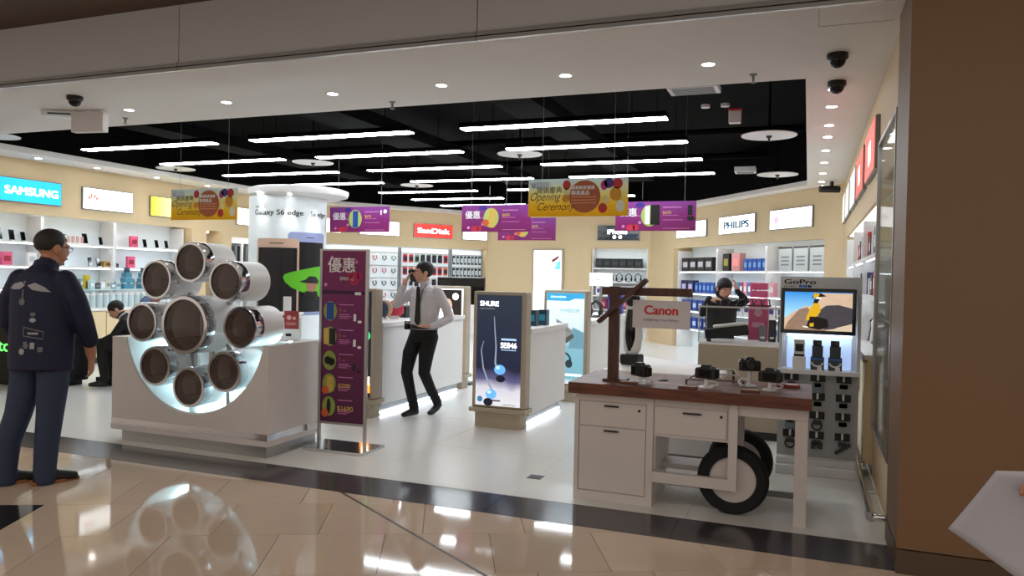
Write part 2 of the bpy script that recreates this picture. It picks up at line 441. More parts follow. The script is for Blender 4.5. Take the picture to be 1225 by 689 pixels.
# sprinklers on the soffit
spk = thing('sprinkler', 'small pendent sprinkler head on the white entrance soffit', 'sprinkler', (-.436, 6.18, 3.12), 0, 'sprinklers on the entrance soffit')
MB().lathe([(.03, 0), (.028, -.008), (.012, -.012), (.010, -.05), (.004, -.055)], n=14).build('body', GREY, spk, smooth=True)
MB().lathe([(.022, -.066), (.022, -.062)], n=14).build('deflector', GREY, spk, smooth=True)
for p in ((-3.64, 6.23), (-6.8, 6.1)): place(spk, (p[0], p[1], 3.12))
# white discs with sprinklers in the void
ds = thing('sprinkler_shield', 'round white shield disc with sprinkler hung in the black ceiling', 'shield', (-.47, 9.38, 3.22), 0, 'shield discs in the black ceiling')
MB().lathe([(.31, 0), (.312, .008), (.02, .02)], n=32).build('disc', WHITE_M, ds, smooth=True)
MB().lathe([(.035, 0), (.03, -.02), (.012, -.03), (.012, -.06)], n=14).build('sprinkler_head', DGREY, ds, smooth=True)
MB().cyl((0, 0, .02), (0, 0, .7), .012, n=8).build('drop_pipe', VB, ds)
for x, y in ((-.5, 12.8), (-7.2, 9.95), (-3.78, 9.95), (-10.0, 10.0), (-7.0, 12.95), (-10.0, 6.9)): place(ds, (x, y, 3.22))
# white linear grilles / access panels in the void
ap = thing('air_grille', 'white rectangular air grille at the front of the black ceiling', 'grille', (-.99, 6.92, 3.2))
bx('frame', WHITE_M, ap, -.22, .22, -.14, .14, 0, .05, .006)
for k in range(5): bx('slat', GREY, ap, -.18, .18, -.11+.05*k, -.085+.05*k, -.004, .0)
place(ap, (-.95, 12.3, 3.2), 0, 'white rectangular air grille beside the far shield disc', scale=(.7, .9, 1.6))
# smoke detector unit and exit sign box on the left of the soffit
sd = thing('wall_sensor', 'flat white sensor housing mounted on the soffit beside the exit box', 'sensor', (-7.2, 5.68, 3.12), 30)
bx('housing', WHITE_M, sd, -.17, .17, -.1, .1, -.06, 0, .02); bx('slot', DGREY, sd, -.1, .12, -.104, -.1, -.045, -.03)
es = thing('exit_sign_box', 'plain greyish white box hanging from the soffit beside a dome camera', 'sign box', (-6.86, 5.72, 3.12), 8)
bx('box', pm('light_grey_box', (206, 200, 200), .5), es, -.19, .19, -.04, .04, -.22, -.02, .006); bx('bracket', WHITE_M, es, -.03, .03, -.02, .02, -.02, 0)
# blinking emergency lights in void
em = thing('emergency_light', 'white emergency lamp with two heads in the black ceiling', 'lamp', (-.75, 8.2, 3.28), 0, 'emergency lamps in the black ceiling')
bx('body', WHITE_M, em, -.06, .06, -.04, .04, -.13, .0, .01); bx('red_mark', pm('red_plastic', (190, 40, 40), .4), em, -.065, .065, -.042, .042, 0, .02)
for sx in (-1, 1): MB().cyl((sx*.1-.2, 0, .05), (sx*.1-.2, 0, .08), .045).build('head', WHITE_M, em, smooth=True)
drain = thing('floor_box', 'small grey steel floor socket cover in the white floor', 'floor cover', (-1.9, 5.49, 0))
bx('cover', pm('dull_steel', (96, 94, 92), .4, metal=.8), drain, -.055, .055, -.055, .055, -.0, .003); bx('lid', pm('dull_steel_dark', (70, 68, 66), .4, metal=.8), drain, -.042, .042, -.042, .042, .003, .0045)
# ---------------------------------------------------------------- kiosk with nine round display drums
kx, kz = -4.85, 1.06
K = thing('display_kiosk', 'white kiosk counter with glowing half-round recess and ring of display drums', 'kiosk', (kx, 5.05, 0))
KW = pm('kiosk_white', (214, 208, 206), .3)
arc = [(.76*math.cos(R(a)), kz+.76*math.sin(R(a))) for a in [190.6+(349.4-190.6)*i/32 for i in range(33)]]
outl = [(-.895, .2), (.80, .2), (.80, .92)]+[p for p in reversed(arc)]+[(-.895, .92)]
MB().prism(outl, 0, .42).build('body', KW, K)
bx('rear_body', KW, K, -.895, .80, .42, .72, .2, .92)
bx('base_band', KW, K, -.90, .805, -.005, .725, .1, .145)
bx('steel_band', CHROME, K, -.897, .802, -.002, .722, .145, .2)
bx('plinth', STEEL, K, -.80, .77, .03, .69, .0, .1)
# lit lining of the recess
RL = pm('recess_lining', (236, 246, 248), .3)
mb = MB()
for i in range(32):
    a, b = arc[i], arc[i+1]; q = lambda p, k: (p[0]*k, kz+(p[1]-kz)*k)
    a2, b2 = q(a, .985), q(b, .985)
    mb.add([(a[0], .02, a[1]), (b[0], .02, b[1]), (b[0], .42, b[1]), (a[0], .42, a[1]), (a2[0], .02, a2[1]), (b2[0], .02, b2[1]), (b2[0], .42, b2[1]), (a2[0], .42, a2[1])],
           [(0, 3, 2, 1), (4, 5, 6, 7), (0, 1, 5, 4), (3, 7, 6, 2)])
mb.build('recess_lining', RL, K, smooth=True)
mb = MB()
for i in range(32):
    a, b = arc[i], arc[i+1]; q = lambda p, k: (p[0]*k, kz+(p[1]-kz)*k)
    a1, b1, a2, b2 = q(a, .93), q(b, .93), q(a, .965), q(b, .965)
    mb.add([(a1[0], .395, a1[1]), (b1[0], .395, b1[1]), (b2[0], .395, b2[1]), (a2[0], .395, a2[1]), (a1[0], .41, a1[1]), (b1[0], .41, b1[1]), (b2[0], .41, b2[1]), (a2[0], .41, a2[1])],
           [(0, 1, 2, 3), (4, 7, 6, 5), (0, 4, 5, 1), (3, 2, 6, 7)])
mb.build('recess_light', pm('cyan_led', (205, 240, 248), .4, emit=20., var=0), K)
TG = glass_mat('smoked_glass', (112, 94, 86), .02, .34)
DRUM_IN = pm('drum_interior', (120, 108, 104), .5)
def drum(dx, dz, r, y0, y1):
    d = MB().lathe([(r*.94, y0+.1), (r*.985, y0+.1), (r*.985, y1), (r*.9, y1+.01), (.02, y1+.01), (.02, y1-.01), (r*.9, y1-.01)], (dx, 0, dz), 40, 'y', closed=True).build('display_drum', WHITE_M, K, smooth=True)
    MB().lathe([(r*.86, y0), (r*.97, y0), (r, y0+.012), (r, y0+.1), (r*.9, y0+.1), (r*.86, y0+.02)], (dx, 0, dz), 40, 'y', closed=True).build('ring', CHROME, d, smooth=True)
    MB().lathe([(r*.87, y0+.014), (r*.87, y0+.018)], (dx, 0, dz), 36, 'y').build('glass', TG, d)
    bx('inner_shelf', DRUM_IN, d, dx-r*.72, dx+r*.72, y0+.04, y1-.03, dz-r*.5, dz-r*.47)
    MB().lathe([(r*.9, y1-.05), (r*.9, y1-.04)], (dx, 0, dz), 36, 'y').build('inner_back', DRUM_IN, d)
    return d
pos = [(.527*math.sin(R(45*k)), .527*math.cos(R(45*k))) for k in range(8)]
drum(0, kz, .25, -.09, .34)
for dx, dz in pos: drum(dx, kz+dz, .172, -.03, .33)
for dx, dz in pos: MB().bar((dx*.44, .24, kz+dz*.44), (dx*.71, .24, kz+dz*.71), .035, .03).build('strut', STEEL, K)
for sx in (-1, 1): bx('support_post', STEEL, K, sx*.2-.02, sx*.2+.02, .22, .26, kz-.72, kz-.2)
# merchandise inside the drums (things of their own)
def in_drum(k): return (kx+pos[k][0], 5.05+.12, kz+pos[k][1]-.172*.47)
it = thing('gift_box', 'glossy dark blue gift box before a lilac card inside the upper drum', 'box', in_drum(7))
bx('carton', pm('navy_gloss', (24, 24, 60), .2), it, -.06, .09, -.03, .06, 0, .1); bx('lid', pm('lilac_card', (196, 186, 220), .4), it, -.11, .08, .07, .1, 0, .2)  # lilac card stands upright behind the carton
lensm = [MB().lathe([(.045, 0), (.048, .01), (.048, .05), (.042, .055), (.042, .09), (.046, .095), (.046, .11), (.036, .112), (.034, .1)], n=24).mesh('barrel', BLK_P, smooth=True),
         MB().lathe([(.034, .1), (.03, .104), (.0, .106)], n=24).mesh('front_glass', BLK_G, smooth=True)]
for k, lab in ((0, 'black camera lens standing in the topmost display drum'), (2, 'black camera lens lying low in the drum beside the promo box'), (4, 'black camera lens in the lowest display drum of the kiosk'), (3, 'black camera lens in the lower drum nearest the purple stand')):
    t = thing('camera_lens', lab, 'lens', in_drum(k), 0)
    link('barrel', lensm[0], t); link('front_glass', lensm[1], t)
t = thing('wrist_camera', 'small grey action camera in the upper drum nearest the tall white column', 'camera', in_drum(1))
bx('body', GREY, t, -.045, .045, -.02, .03, 0, .07, .006); MB().cyl((.015, -.035, .04), (.015, -.02, .04), .02).build('lens', BLK_G, t, smooth=True); bx('foot', DGREY, t, -.06, .06, -.03, .04, -.0, .01)
t = thing('earphone_case', 'brown round earphone case in the drum over the bright left recess edge', 'case', in_drum(6))
MB().lathe([(.05, 0), (.06, .02), (.06, .035), (.05, .05)], n=24).build('shell', pm('brown_leather', (92, 66, 58), .5), t, smooth=True); bx('clasp', STEEL, t, -.012, .012, -.063, -.055, .015, .035)
t = thing('phone_cradle', 'black phone on a cradle in the lower left drum of the kiosk', 'phone', in_drum(5))
bx('foot', DGREY, t, -.04, .04, -.03, .03, 0, .012); bx('phone', BLK_G, t, -.035, .035, -.005, .005, .012, .13, .004)
t = thing('crystal_prism', 'pale clear prism standing in the big central drum', 'ornament', (kx, 5.17, kz-.25*.47))
MB().prism([(-.012, 0), (.012, 0), (.012, .17), (0, .2), (-.012, .17)], -.012, .012).build('prism', pm('pale_crystal', (205, 200, 190), .1), t); bx('foot', DGREY, t, -.05, .05, -.04, .04, 0, .012)
# things on top of the kiosk
t = thing('leaflet_holder', 'white leaflet holder with a red printed card on the kiosk top', 'holder', (kx+.6, 5.05+.56, .92), 20)
bx('holder', WHITE, t, -.075, .075, -.02, .03, 0, .2, .004)
bx('card', pm('red_card', (150, 48, 44), .5), t, -.065, .065, -.026, -.021, .1, .26)
decal(t, 'card_print', pm('pale_pink_ink', (226, 170, 160), .5), [disc(-.02, .2, .02), rect(-.045, .045, .15, .156), rect(-.04, .04, .135, .14), disc(.025, .195, .014)], -.027)
decal(t, 'holder_print', INK_K, [rect(-.05, .0, .035, .06)], -.021)
t = thing('wire_stand', 'empty bent wire brochure stand on the kiosk top', 'stand', (kx+.42, 5.05+.55, .92), 10)
MB().tube([(-.05, -.06, .0), (-.05, -.06, .01), (-.04, .05, .16), (.04, .05, .16), (.05, -.06, .01), (.05, -.06, .0)], .004, 6).build('wire', CHROME, t, smooth=True); MB().tube([(-.04, .05, .16), (-.04, .08, .003), (.04, .08, .003), (.04, .05, .16)], .004, 6).build('rear_legs', CHROME, t, smooth=True)

# ---------------------------------------------------------------- purple promotion stand
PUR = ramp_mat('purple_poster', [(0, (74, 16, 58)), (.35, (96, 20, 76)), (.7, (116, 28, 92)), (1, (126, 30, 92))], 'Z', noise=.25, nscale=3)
P = thing('poster_stand', 'purple promotion poster in a steel frame stand on a flat foot', 'sign stand', (-3.75, 5.66, 0), 3)
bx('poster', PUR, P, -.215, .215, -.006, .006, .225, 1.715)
for sx in (-1, 1): bx('post', STEEL, P, sx*.225-.0125, sx*.225+.0125, -.012, .012, .02, 1.73)
bx('frame_rail', STEEL, P, -.2125, .2125, -.012, .012, 1.715, 1.73); bx('frame_rail', STEEL, P, -.2125, .2125, -.012, .012, .205, .225)
MB().slab([(-.28, -.17), (.3, -.2), (.33, .17), (-.28, .2)], 0, .022).build('foot_plate', CHROME, P, bevel=.003)
PINK = pm('pink_ink', (214, 130, 190), .5); GRN = pm('lime_ink', (140, 160, 70), .5); BLU = pm('blue_ink', (28, 70, 150), .5)
ORG = pm('orange_ink', (206, 92, 40), .5); GOLD = pm('gold_ink', (206, 170, 80), .5); MAG = pm('magenta_ink', (176, 30, 84), .5); VIO = pm('violet_ink', (64, 40, 140), .5)
text(P, 'poster_title', '優惠', INK_W, -.16, 1.54, -.006, .1, bold=.012); text(P, 'poster_title', 'SPRING', INK_W, -.04, 1.46, -.006, .03)
decal(P, 'poster_rose', MAG, [disc(.1, 1.48, .055, .06), disc(.15, 1.5, .03), disc(.06, 1.5, .03)], -.006)
decal(P, 'poster_petals', PINK, [disc(-.12, 1.66, .012), disc(.05, 1.6, .012), disc(-.18, 1.42, .016), disc(.12, 1.62, .014)], -.006)
decal(P, 'poster_band', pm('dark_violet_ink', (60, 16, 62), .5), [rect(-.215, .215, 1.34, 1.37)], -.006)
decal(P, 'poster_tag', INK_W, [rect(.11, .17, 1.335, 1.36)], -.0075)
def row(z, kind):
    gx = -.13
    decal(P, 'poster_bubble', GRN, [disc(gx, z, .065, .085)], -.006)
    if kind == 0: decal(P, 'poster_phone', BLU, [rect(gx-.035, gx+.035, z-.075, z+.075)], -.0075)
    if kind == 1: decal(P, 'poster_phone', BLK_P, [rect(gx-.005, gx+.055, z-.07, z+.07)], -.0075); decal(P, 'poster_phone', GOLD, [rect(gx-.06, gx-.01, z-.07, z+.07)], -.0075)
    if kind == 2: decal(P, 'poster_camera', BLK_P, [disc(gx-.015, z, .035), disc(gx+.02, z-.01, .035)], -.0075)
    if kind == 3: decal(P, 'poster_box', GOLD, [rect(gx-.02, gx+.04, z-.07, z+.06)], -.0075)
    if kind == 4: decal(P, 'poster_shoe', BLK_P, [disc(gx, z, .02, .07)], -.0075)
    decal(P, 'poster_line', PINK, [rect(-.04, .1, z+.055, z+.062), rect(-.04, .06, z-.03, z-.024), rect(-.04, .08, z-.045, z-.04), rect(-.04, .05, z-.06, z-.055)], -.006)
    if kind < 3:
        decal(P, 'poster_thumb', INK_W if kind < 2 else BLK_P, [rect(.1, .125, z-.08, z-.02), disc(.16, z-.085, .02, .012)], -.006)
        text(P, 'poster_price', '$', ORG, -.04, z+.0, -.006, .03); text(P, 'poster_price', 'HK', PINK, -.0, z+.0, -.006, .014)
for i, z in enumerate((1.19, .97, .76, .56, .36)): row(z, i)
decal(P, 'poster_burst', ORG, [disc(-.165, .5, .035), disc(-.165, .3, .035)], -.009)
text(P, 'poster_price', '$2090', GOLD, -.04, .53, -.006, .035, bold=.01); text(P, 'poster_price', '$1690', GOLD, -.045, .325, -.006, .045, bold=.01)

# ---------------------------------------------------------------- lightbox kiosks (end panel + counter)
def kiosk(name, label, x0, x1, y0, y1, face, ztop=1.37, zc=1.0, lip=True):
    k = thing(name, label, 'kiosk', ((x0+x1)/2, y0, 0)); w_ = (x1-x0)/2
    MB().box(-w_, w_, 0, .16, .2, ztop).build('end_panel', TAUPE, k, bevel=.018)
    bx('ledge', TAUPE, k, -w_-.02, w_+.02, -.03, .19, .155, .2, .006)
    bx('plinth', TAUPE, k, -w_+.04, w_-.04, .0, .19, 0, .155)
    bx('lightbox_face', face, k, -w_+.045, w_-.045, -.006, .0, .225, ztop-.035)
    if y1-y0 > .3:
        D = y1-y0
        bx('counter_body', WHITE, k, -w_+.015, w_-.015, .19, D-.02, .12, zc-.05)
        bx('counter_top', WHITE, k, -w_-.005, w_+.005, .17, D, zc-.05, zc, .005)
        bx('toe_kick', GREY, k, -w_+.07, w_-.07, .2, D-.06, 0, .11)
        bx('base_light', LED, k, w_-.07, w_-.055, .22, D-.08, .02, .035)
    return k
navy = ramp_mat('shure_poster', [(0, (235, 238, 245)), (.16, (214, 212, 226)), (.24, (92, 92, 136)), (.34, (26, 30, 58)), (1, (40, 52, 68))], 'Z', emit=.55, noise=.12, nscale=2)
SH = kiosk('lightbox_kiosk', 'taupe counter kiosk with dark blue SHURE earphone lightbox', -3.16, -2.59, 7.09, 8.5, navy)
text(SH, 'brand_lettering', 'SHURE', GLOW_W, -.205, 1.225, -.006, .05, w=.2, bold=.014); text(SH, 'small_print', 'LEGENDARY PERFORMANCE', INK_W, -.205, 1.19, -.006, .014, w=.16)
text(SH, 'model_lettering', 'SE846', GLOW_W, .025, .81, -.006, .055, w=.17, bold=.01)
decal(SH, 'model_line', pm('pale_blue_glow', (170, 200, 235), .4, emit=.7), [rect(.03, .19, .885, .905), rect(.03, .19, .785, .793)], -.006)
WIRE = pm('earphone_wire_print', (150, 165, 185), .4, emit=.5); BUD = pm('earphone_bud_print', (96, 160, 220), .3, emit=.9)
def stroke(pts, w0, w1):
    n = len(pts); L = []; Rr = []
    for i, p in enumerate(pts):
        d = Vector(pts[min(i+1, n-1)])-Vector(pts[max(i-1, 0)]); d.normalize(); ww = w0+(w1-w0)*i/(n-1)
        L.append((p[0]-d.y*ww, p[1]+d.x*ww)); Rr.append((p[0]+d.y*ww, p[1]-d.x*ww))
    return L+Rr[::-1]
decal(SH, 'wire_print', WIRE, [stroke([(-.05, 1.12), (-.04, .98), (-.025, .82), (-.03, .66), (-.015, .6)], .004, .011), stroke([(-.16, .87), (-.185, .78), (-.16, .6), (-.1, .45), (-.06, .38)], .003, .012)], -.006)
decal(SH, 'bud_print', BUD, [disc(.02, .59, .06, .05), disc(-.07, .34, .06, .05)], -.0075)
decal(SH, 'bud_tip', pm('bud_tip_print', (24, 30, 50), .4, emit=.2), [disc(.03, .5, .05, .035), disc(-.1, .26, .05, .04)], -.009)
decal(SH, 'bud_shine', pm('bud_shine_print', (190, 225, 250), .4, emit=.8), [disc(.0, .61, .02, .016), disc(-.09, .36, .022, .016)], -.009)
decal(SH, 'badge', pm('badge_blue', (60, 120, 160), .4, emit=.6), [disc(-.19, .335-.05, .03)], -.0095)
decal(SH, 'footer_print', pm('footer_grey', (120, 118, 124), .5), [rect(-.14, .03, .27, .285), rect(.05, .19, .24, .246)], -.006)
hp_ = ramp_mat('headphone_poster', [(0, (225, 238, 242)), (.06, (120, 172, 186)), (.4, (128, 178, 192)), (.5, (200, 222, 228)), (.88, (226, 238, 242)), (1, (226, 240, 244))], 'Z', emit=.5, noise=.06)
HP = kiosk('lightbox_kiosk', 'taupe counter kiosk with pale blue headphone lightbox', -3.06, -2.49, 9.0, 11.6, hp_)
decal(HP, 'header_band', pm('header_blue', (52, 150, 196), .4, emit=.7), [[(-.24, 1.24), (.05, 1.24), (.12, 1.27), (.24, 1.27), (.24, 1.335), (-.24, 1.335)]], -.006)
text(HP, 'header_lettering', 'SENNHEISER', GLOW_S, -.19, 1.275, -.0075, .025, w=.2)
text(HP, 'slogan', 'MOMENTUM', pm('slogan_teal', (90, 170, 180), .4, emit=.4), -.06, 1.1, -.006, .045, w=.24)
decal(HP, 'glove_print', pm('glove_grey', (150, 150, 146), .5, emit=.3), [[(-.12, 1.02), (-.04, .98), (.02, .93), (.1, .88), (.14, .82), (.1, .76), (-.02, .7), (-.05, .74), (-.02, .84), (-.1, .93)]], -.006)
decal(HP, 'glove_shade', pm('glove_dark', (96, 92, 88), .5, emit=.2), [[(.0, .78), (.1, .84), (.12, .8), (.02, .72)], stroke([(-.1, .98), (.0, .9), (.06, .86)], .006, .003)], -.0075)
decal(HP, 'slope_print', pm('slope_blue', (112, 160, 176), .5, emit=.35), [[(.1, .92), (.24, .86), (.24, .66), (.05, .66)]], -.0065)
decal(HP, 'headphone_print', pm('headphone_dark', (46, 62, 74), .4, emit=.15), [stroke([(.08*math.cos(R(a)), .5+.1*math.sin(R(a))) for a in range(0, 181, 15)], .012, .012), disc(-.05, .48, .04, .05), disc(.06, .47, .045, .05)], -.009)
decal(HP, 'waves_print', pm('foam_white', (236, 244, 246), .5, emit=.5), [disc(-.2+.05*k, .335, .03, .018) for k in range(9)], -.006)
# the two kiosks of the row beside the walking man
glo = ramp_mat('audio_poster', [(0, (18, 16, 20)), (.5, (26, 24, 30)), (1, (16, 18, 22))], 'Z', emit=.3, noise=.2)
KA = kiosk('lightbox_kiosk', 'taupe counter kiosk with black audio lightbox beside the purple poster stand', -4.79, -4.22, 6.95, 9.2, glo)
decal(KA, 'product_print', pm('green_glow_print', (60, 190, 120), .4, emit=1.2), [disc(.19, .87, .045, .05), disc(.17, .8, .03)], -.006)
decal(KA, 'product_print', pm('orange_glow_print', (250, 130, 40), .4, emit=2.0), [rect(.13, .24, .27, .37)], -.006)
decal(KA, 'product_print', pm('warm_white_print', (255, 236, 200), .4, emit=2.4), [rect(.15, .235, .35, .44)], -.0075)
text(KA, 'brand_lettering', 'SONY', INK_W, -.2, 1.2, -.006, .05)
bea = ramp_mat('earphone_girl_poster', [(0, (255, 250, 246)), (.25, (240, 232, 226)), (1, (255, 253, 250))], 'Z', emit=1.1, noise=.1)
KB = kiosk('lightbox_kiosk', 'taupe end panel with bright white lightbox behind the walking man', -4.83, -4.26, 9.32, 9.56, bea, 1.38)
decal(KB, 'model_hair_print', pm('hair_dark_print', (44, 34, 32), .5, emit=.1), [[(-.1, 1.33), (.22, 1.33), (.22, 1.0), (.16, .86), (.08, 1.08), (-.04, 1.2)]], -.006)
decal(KB, 'model_skin_print', pm('skin_print', (226, 178, 152), .5, emit=.5), [[(.08, 1.06), (.16, .9), (.2, .6), (.12, .42), (.06, .6), (.02, .9)], disc(.02, 1.12, .06, .09)], -.0065)
decal(KB, 'badge_print', GLOW_W, [disc(.13, 1.24, .045)], -.009)
decal(KB, 'bottle_print', pm('teal_print', (90, 160, 180), .5, emit=.4), [rect(-.02, .03, .3, .4), rect(.06, .1, .3, .4)], -.006)
decal(KB, 'bottle_print', pm('rose_print', (226, 130, 130), .5, emit=.4), [rect(-.09, -.05, .3, .42), rect(.13, .17, .3, .42)], -.006)
# black TV seen over the white lightbox
t = thing('wall_screen', 'thin black screen standing above the bright white lightbox', 'screen', (-4.55, 9.75, 0))
bx('panel', BLK_G, t, -.36, .36, 0, .05, 1.12, 1.5, .006); bx('post', DGREY, t, -.03, .03, .05, .09, .03, 1.4); bx('foot', DGREY, t, -.2, .2, -.05, .15, 0, .03)
# ---------------------------------------------------------------- wheeled wooden camera desk
WOODT = [wood_mat('desk_oak_%d' % i, a, b, .5, (1.2, 10, 10)) for i, (a, b) in enumerate((((84, 50, 38), (122, 80, 62)), ((92, 56, 42), (132, 90, 70)), ((76, 46, 36), (112, 72, 56))))]
WOODF = wood_mat('desk_edge_red_oak', (70, 32, 20), (112, 58, 36), .45, (1.5, 10, 12))
DW = pm('desk_white_lacquer', (206, 198, 196), .4)
D = thing('camera_desk', 'white desk on two cart wheels with thick red-brown wooden top', 'desk', (-.74, 5.03, 0))
# local: x from -.78 to .78, y from 0 to .73
for k in range(5): bx('top_plank', WOODT[k % 3], D, -.78, .78, .05+.136*k+.001, .05+.136*(k+1)-.001, .735, .81, .002)
bx('top_edge', WOODF, D, -.78, .78, 0, .049, .735, .81, .003)
cb_ = bx('cabinet_body', DW, D, -.75, -.205, .09, .66, 0.0, .734)
fr = MB()
for a in ((-.75, -.72, 0, .734), (-.25, -.205, 0, .734), (-.72, -.25, 0, .06), (-.72, -.25, .682, .734)): fr.box(a[0], a[1], .075, .09, a[2], a[3])
fr.build('face_frame', DW, D)
dr = bx('door', DW, D, -.715, -.255, .079, .089, .065, .505, .002); bx('handle', BLK_P, dr, -.54, -.44, .058, .079, .478, .488, .003)
dr = bx('drawer', DW, D, -.715, -.255, .079, .089, .511, .677, .002); bx('handle', BLK_P, dr, -.54, -.44, .058, .079, .648, .658, .003); MB().cyl((-.3, .072, .635), (-.3, .079, .635), .009, n=14).build('lock', BLK_P, dr, smooth=True)
bx('drawer_box', DW, D, -.205, .31, .09, .6, .475, .734)
dr = bx('drawer', DW, D, -.195, .27, .078, .0895, .495, .678, .002); bx('handle', BLK_P, dr, -.01, .11, .057, .078, .642, .652, .003); MB().cyl((.235, .071, .64), (.235, .078, .64), .009, n=14).build('lock', BLK_P, dr, smooth=True)
bx('front_post', DW, D, .285, .34, .05, .09, .175, .735); bx('front_beam', DW, D, -.205, .285, .05, .09, .175, .245)
bx('lower_shelf', DW, D, -.205, .3, .42, .66, .19, .225); bx('rear_post', DW, D, .285, .34, .62, .66, .0, .735)
bx('inner_panel', DW, D, -.205, -.19, .11, .64, .245, .475)
bx('apron', DW, D, .34, .76, .07, .11, .66, .735); bx('rear_apron', DW, D, -.205, .76, .63, .66, .66, .735)
bx('leg', DW, D, .685, .76, .05, .11, 0, .66); bx('leg', DW, D, .685, .76, .6, .66, 0, .66); bx('foot_rail', DW, D, .70, .745, .11, .6, .05, .1); bx('floor_rail', GREY, D, -.2, .69, .5, .52, .05, .09)
TYRE = pm('tyre_rubber', (12, 12, 13), .75, bump=.15, scale=60)
for y in (.115, .66+.035):
    wh = MB().lathe([(.15, y), (.205, y-.006), (.222, y+.01), (.228, y+.04), (.222, y+.07), (.205, y+.086), (.15, y+.08)], (.31, 0, .228), 44, 'y', closed=True).build('wheel', TYRE, D, smooth=True)
    MB().lathe([(.148, y+.018), (.15, y+.022), (.15, y+.06), (.148, y+.064)], (.31, 0, .228), 40, 'y').build('hub_disc', DW, wh, smooth=True)
MB().cyl((.31, .18, .228), (.31, .7, .228), .018).build('axle', GREY, D, smooth=True)
# gallows post carrying the board
G = thing('sign_gallows', 'dark brown timber post with arm and slanted brace on the desk', 'post', (-1.255, 5.23, .81))
GW = wood_mat('gallows_walnut', (52, 26, 18), (88, 48, 34), .5, (10, 10, 1.5))
bx('post', GW, G, -.034, .034, -.032, .032, 0, .66, .003); bx('arm', GW, G, -.085, .53, -.03, .03, .600, .655, .003)
MB().bar((-.1, -.045, .41), (.23, -.045, .71), .028, .075, (0, 1, 0)).build('brace', GW, G, bevel=.003)
bx('foot', GW, G, -.06, .1, -.06, .06, 0, .02)
cs = thing('hanging_board', 'grey white board with red Canon lettering hanging under the timber arm', 'sign', (-.93, 5.225, 1.19), -2)
bx('board', pm('board_grey_white', (206, 202, 206), .45), cs, -.197, .197, -.006, .006, 0, .19, .002)
RED = pm('canon_red', (196, 24, 34), .45)
text(cs, 'lettering', 'Canon', RED, .0, .095, -.006, .062, w=.225, align='C', bold=.032); text(cs, 'slogan', 'Delighting You Always', pm('slogan_blue_grey', (96, 100, 128), .5), 0, .05, -.006, .018, w=.24, align='C', shear=.2)
for sx in (-.17, .17): MB().cyl((sx, 0, .19), (sx, 0, .222), .003, n=6).build('hanger', STEEL, cs)
def serif(): pass
# cameras on white security stands
def camera(name, label, loc, rz, carry, h=.07):
    st_ = thing('camera_stand', 'white acrylic loop stand carrying '+carry, 'stand', loc, rz)
    MB().lathe([(.05, 0), (.05, .006), (.02, .014), (.012, .02), (.012, h)], n=18).build('pillar', WHITE_M, st_, smooth=True)
    MB().tube([(-.02, -.02, .012), (-.06, -.06, .012), (-.075, -.03, .03), (-.05, .0, .05), (-.01, .0, .045)], .007, 8).build('cable', WHITE_M, st_, smooth=True)
    c = thing(name, label, 'camera', (loc[0], loc[1], loc[2]+h), rz)
    body = [(-.068, 0), (.068, 0), (.072, .01), (.072, .062), (.06, .072), (.034, .074), (.024, .095), (-.024, .095), (-.034, .074), (-.06, .078), (-.072, .066), (-.072, .01)]
    MB().prism(body, -.022, .026).build('body', BLK_P, c, bevel=.005)
    MB().lathe([(.034, 0), (.036, -.012), (.033, -.02), (.035, -.05), (.030, -.054), (.026, -.046)], (.0, -.022, .042), 22, 'y').build('lens', BLK_P, c, smooth=True)
    bx('grip', BLK_P, c, -.076, -.045, -.045, .0, .004, .066, .008)
    bx('screen', BLK_G, c, -.045, .04, .026, .029, .012, .06)
    MB().cyl((-.05, 0, .074), (-.05, 0, .084), .012, n=12).build('dial', DGREY, c, smooth=True)
    return c
camera('slr_camera', 'black camera on a white stand beside the timber post', (-1.06, 5.2, .81), 140, 'the camera beside the timber post', h=.05)
camera('slr_camera', 'black camera on a white stand beside the folded steel bracket', (-.62, 5.22, .81), 160, 'the camera beside the steel bracket', h=.06)
camera('compact_camera', 'black camera with lens turned to the front on a tall white stand', (-.36, 5.44, .81), 12, 'the camera whose lens faces front', h=.105)
camera('slr_camera', 'black camera with bulky body on a white loop stand near the desk end', (-.22, 5.3, .81), 170, 'the bulky camera near the desk end', h=.055)
tb_ = thing('folded_bracket', 'folded steel tablet bracket behind the middle camera on the desk', 'bracket', (-.6, 5.45, .81), 8)
MB().tube([(-.18, -.08, .03), (-.05, .1, .09), (.14, .1, .09), (.2, -.04, .03), (-.18, -.08, .03)], .006, 8).build('frame', STEEL, tb_, smooth=True)
for p in ((-.18, -.08), (.2, -.04), (.14, .1), (-.05, .1)): MB().cyl((p[0], p[1], 0), (p[0], p[1], .09 if p[1] > 0 else .03), .008, n=8).build('foot', DGREY, tb_, smooth=True)
bx('cross_bar', STEEL, tb_, -.12, .17, -.01, .01, .06, .07)
for k, (x, y, rz, lab) in enumerate(((-1.12, 5.12, 5, 'wooden name block beside the timber post'), (-.72, 5.09, -4, 'wooden name block in front of the middle camera'), (-.33, 5.13, 2, 'wooden name block in front of the tall camera stand'))):
    t = thing('name_block', lab, 'block', (x, y, .81), rz); bx('block', WOODF, t, -.06, .06, -.025, .025, 0, .018, .002); bx('card', pm('tan_card', (180, 160, 146), .6), t, -.05, .05, -.018, .018, .018, .0195)
t = thing('red_card_block', 'small dark red price block lying behind the end camera', 'block', (-.1, 5.5, .81), -8); bx('block', pm('dark_red_card', (140, 52, 48), .5), t, -.08, .06, -.03, .03, 0, .022, .002); bx('card', pm('pale_pink_card', (220, 190, 186), .5), t, -.02, .05, -.02, .02, .022, .0235)
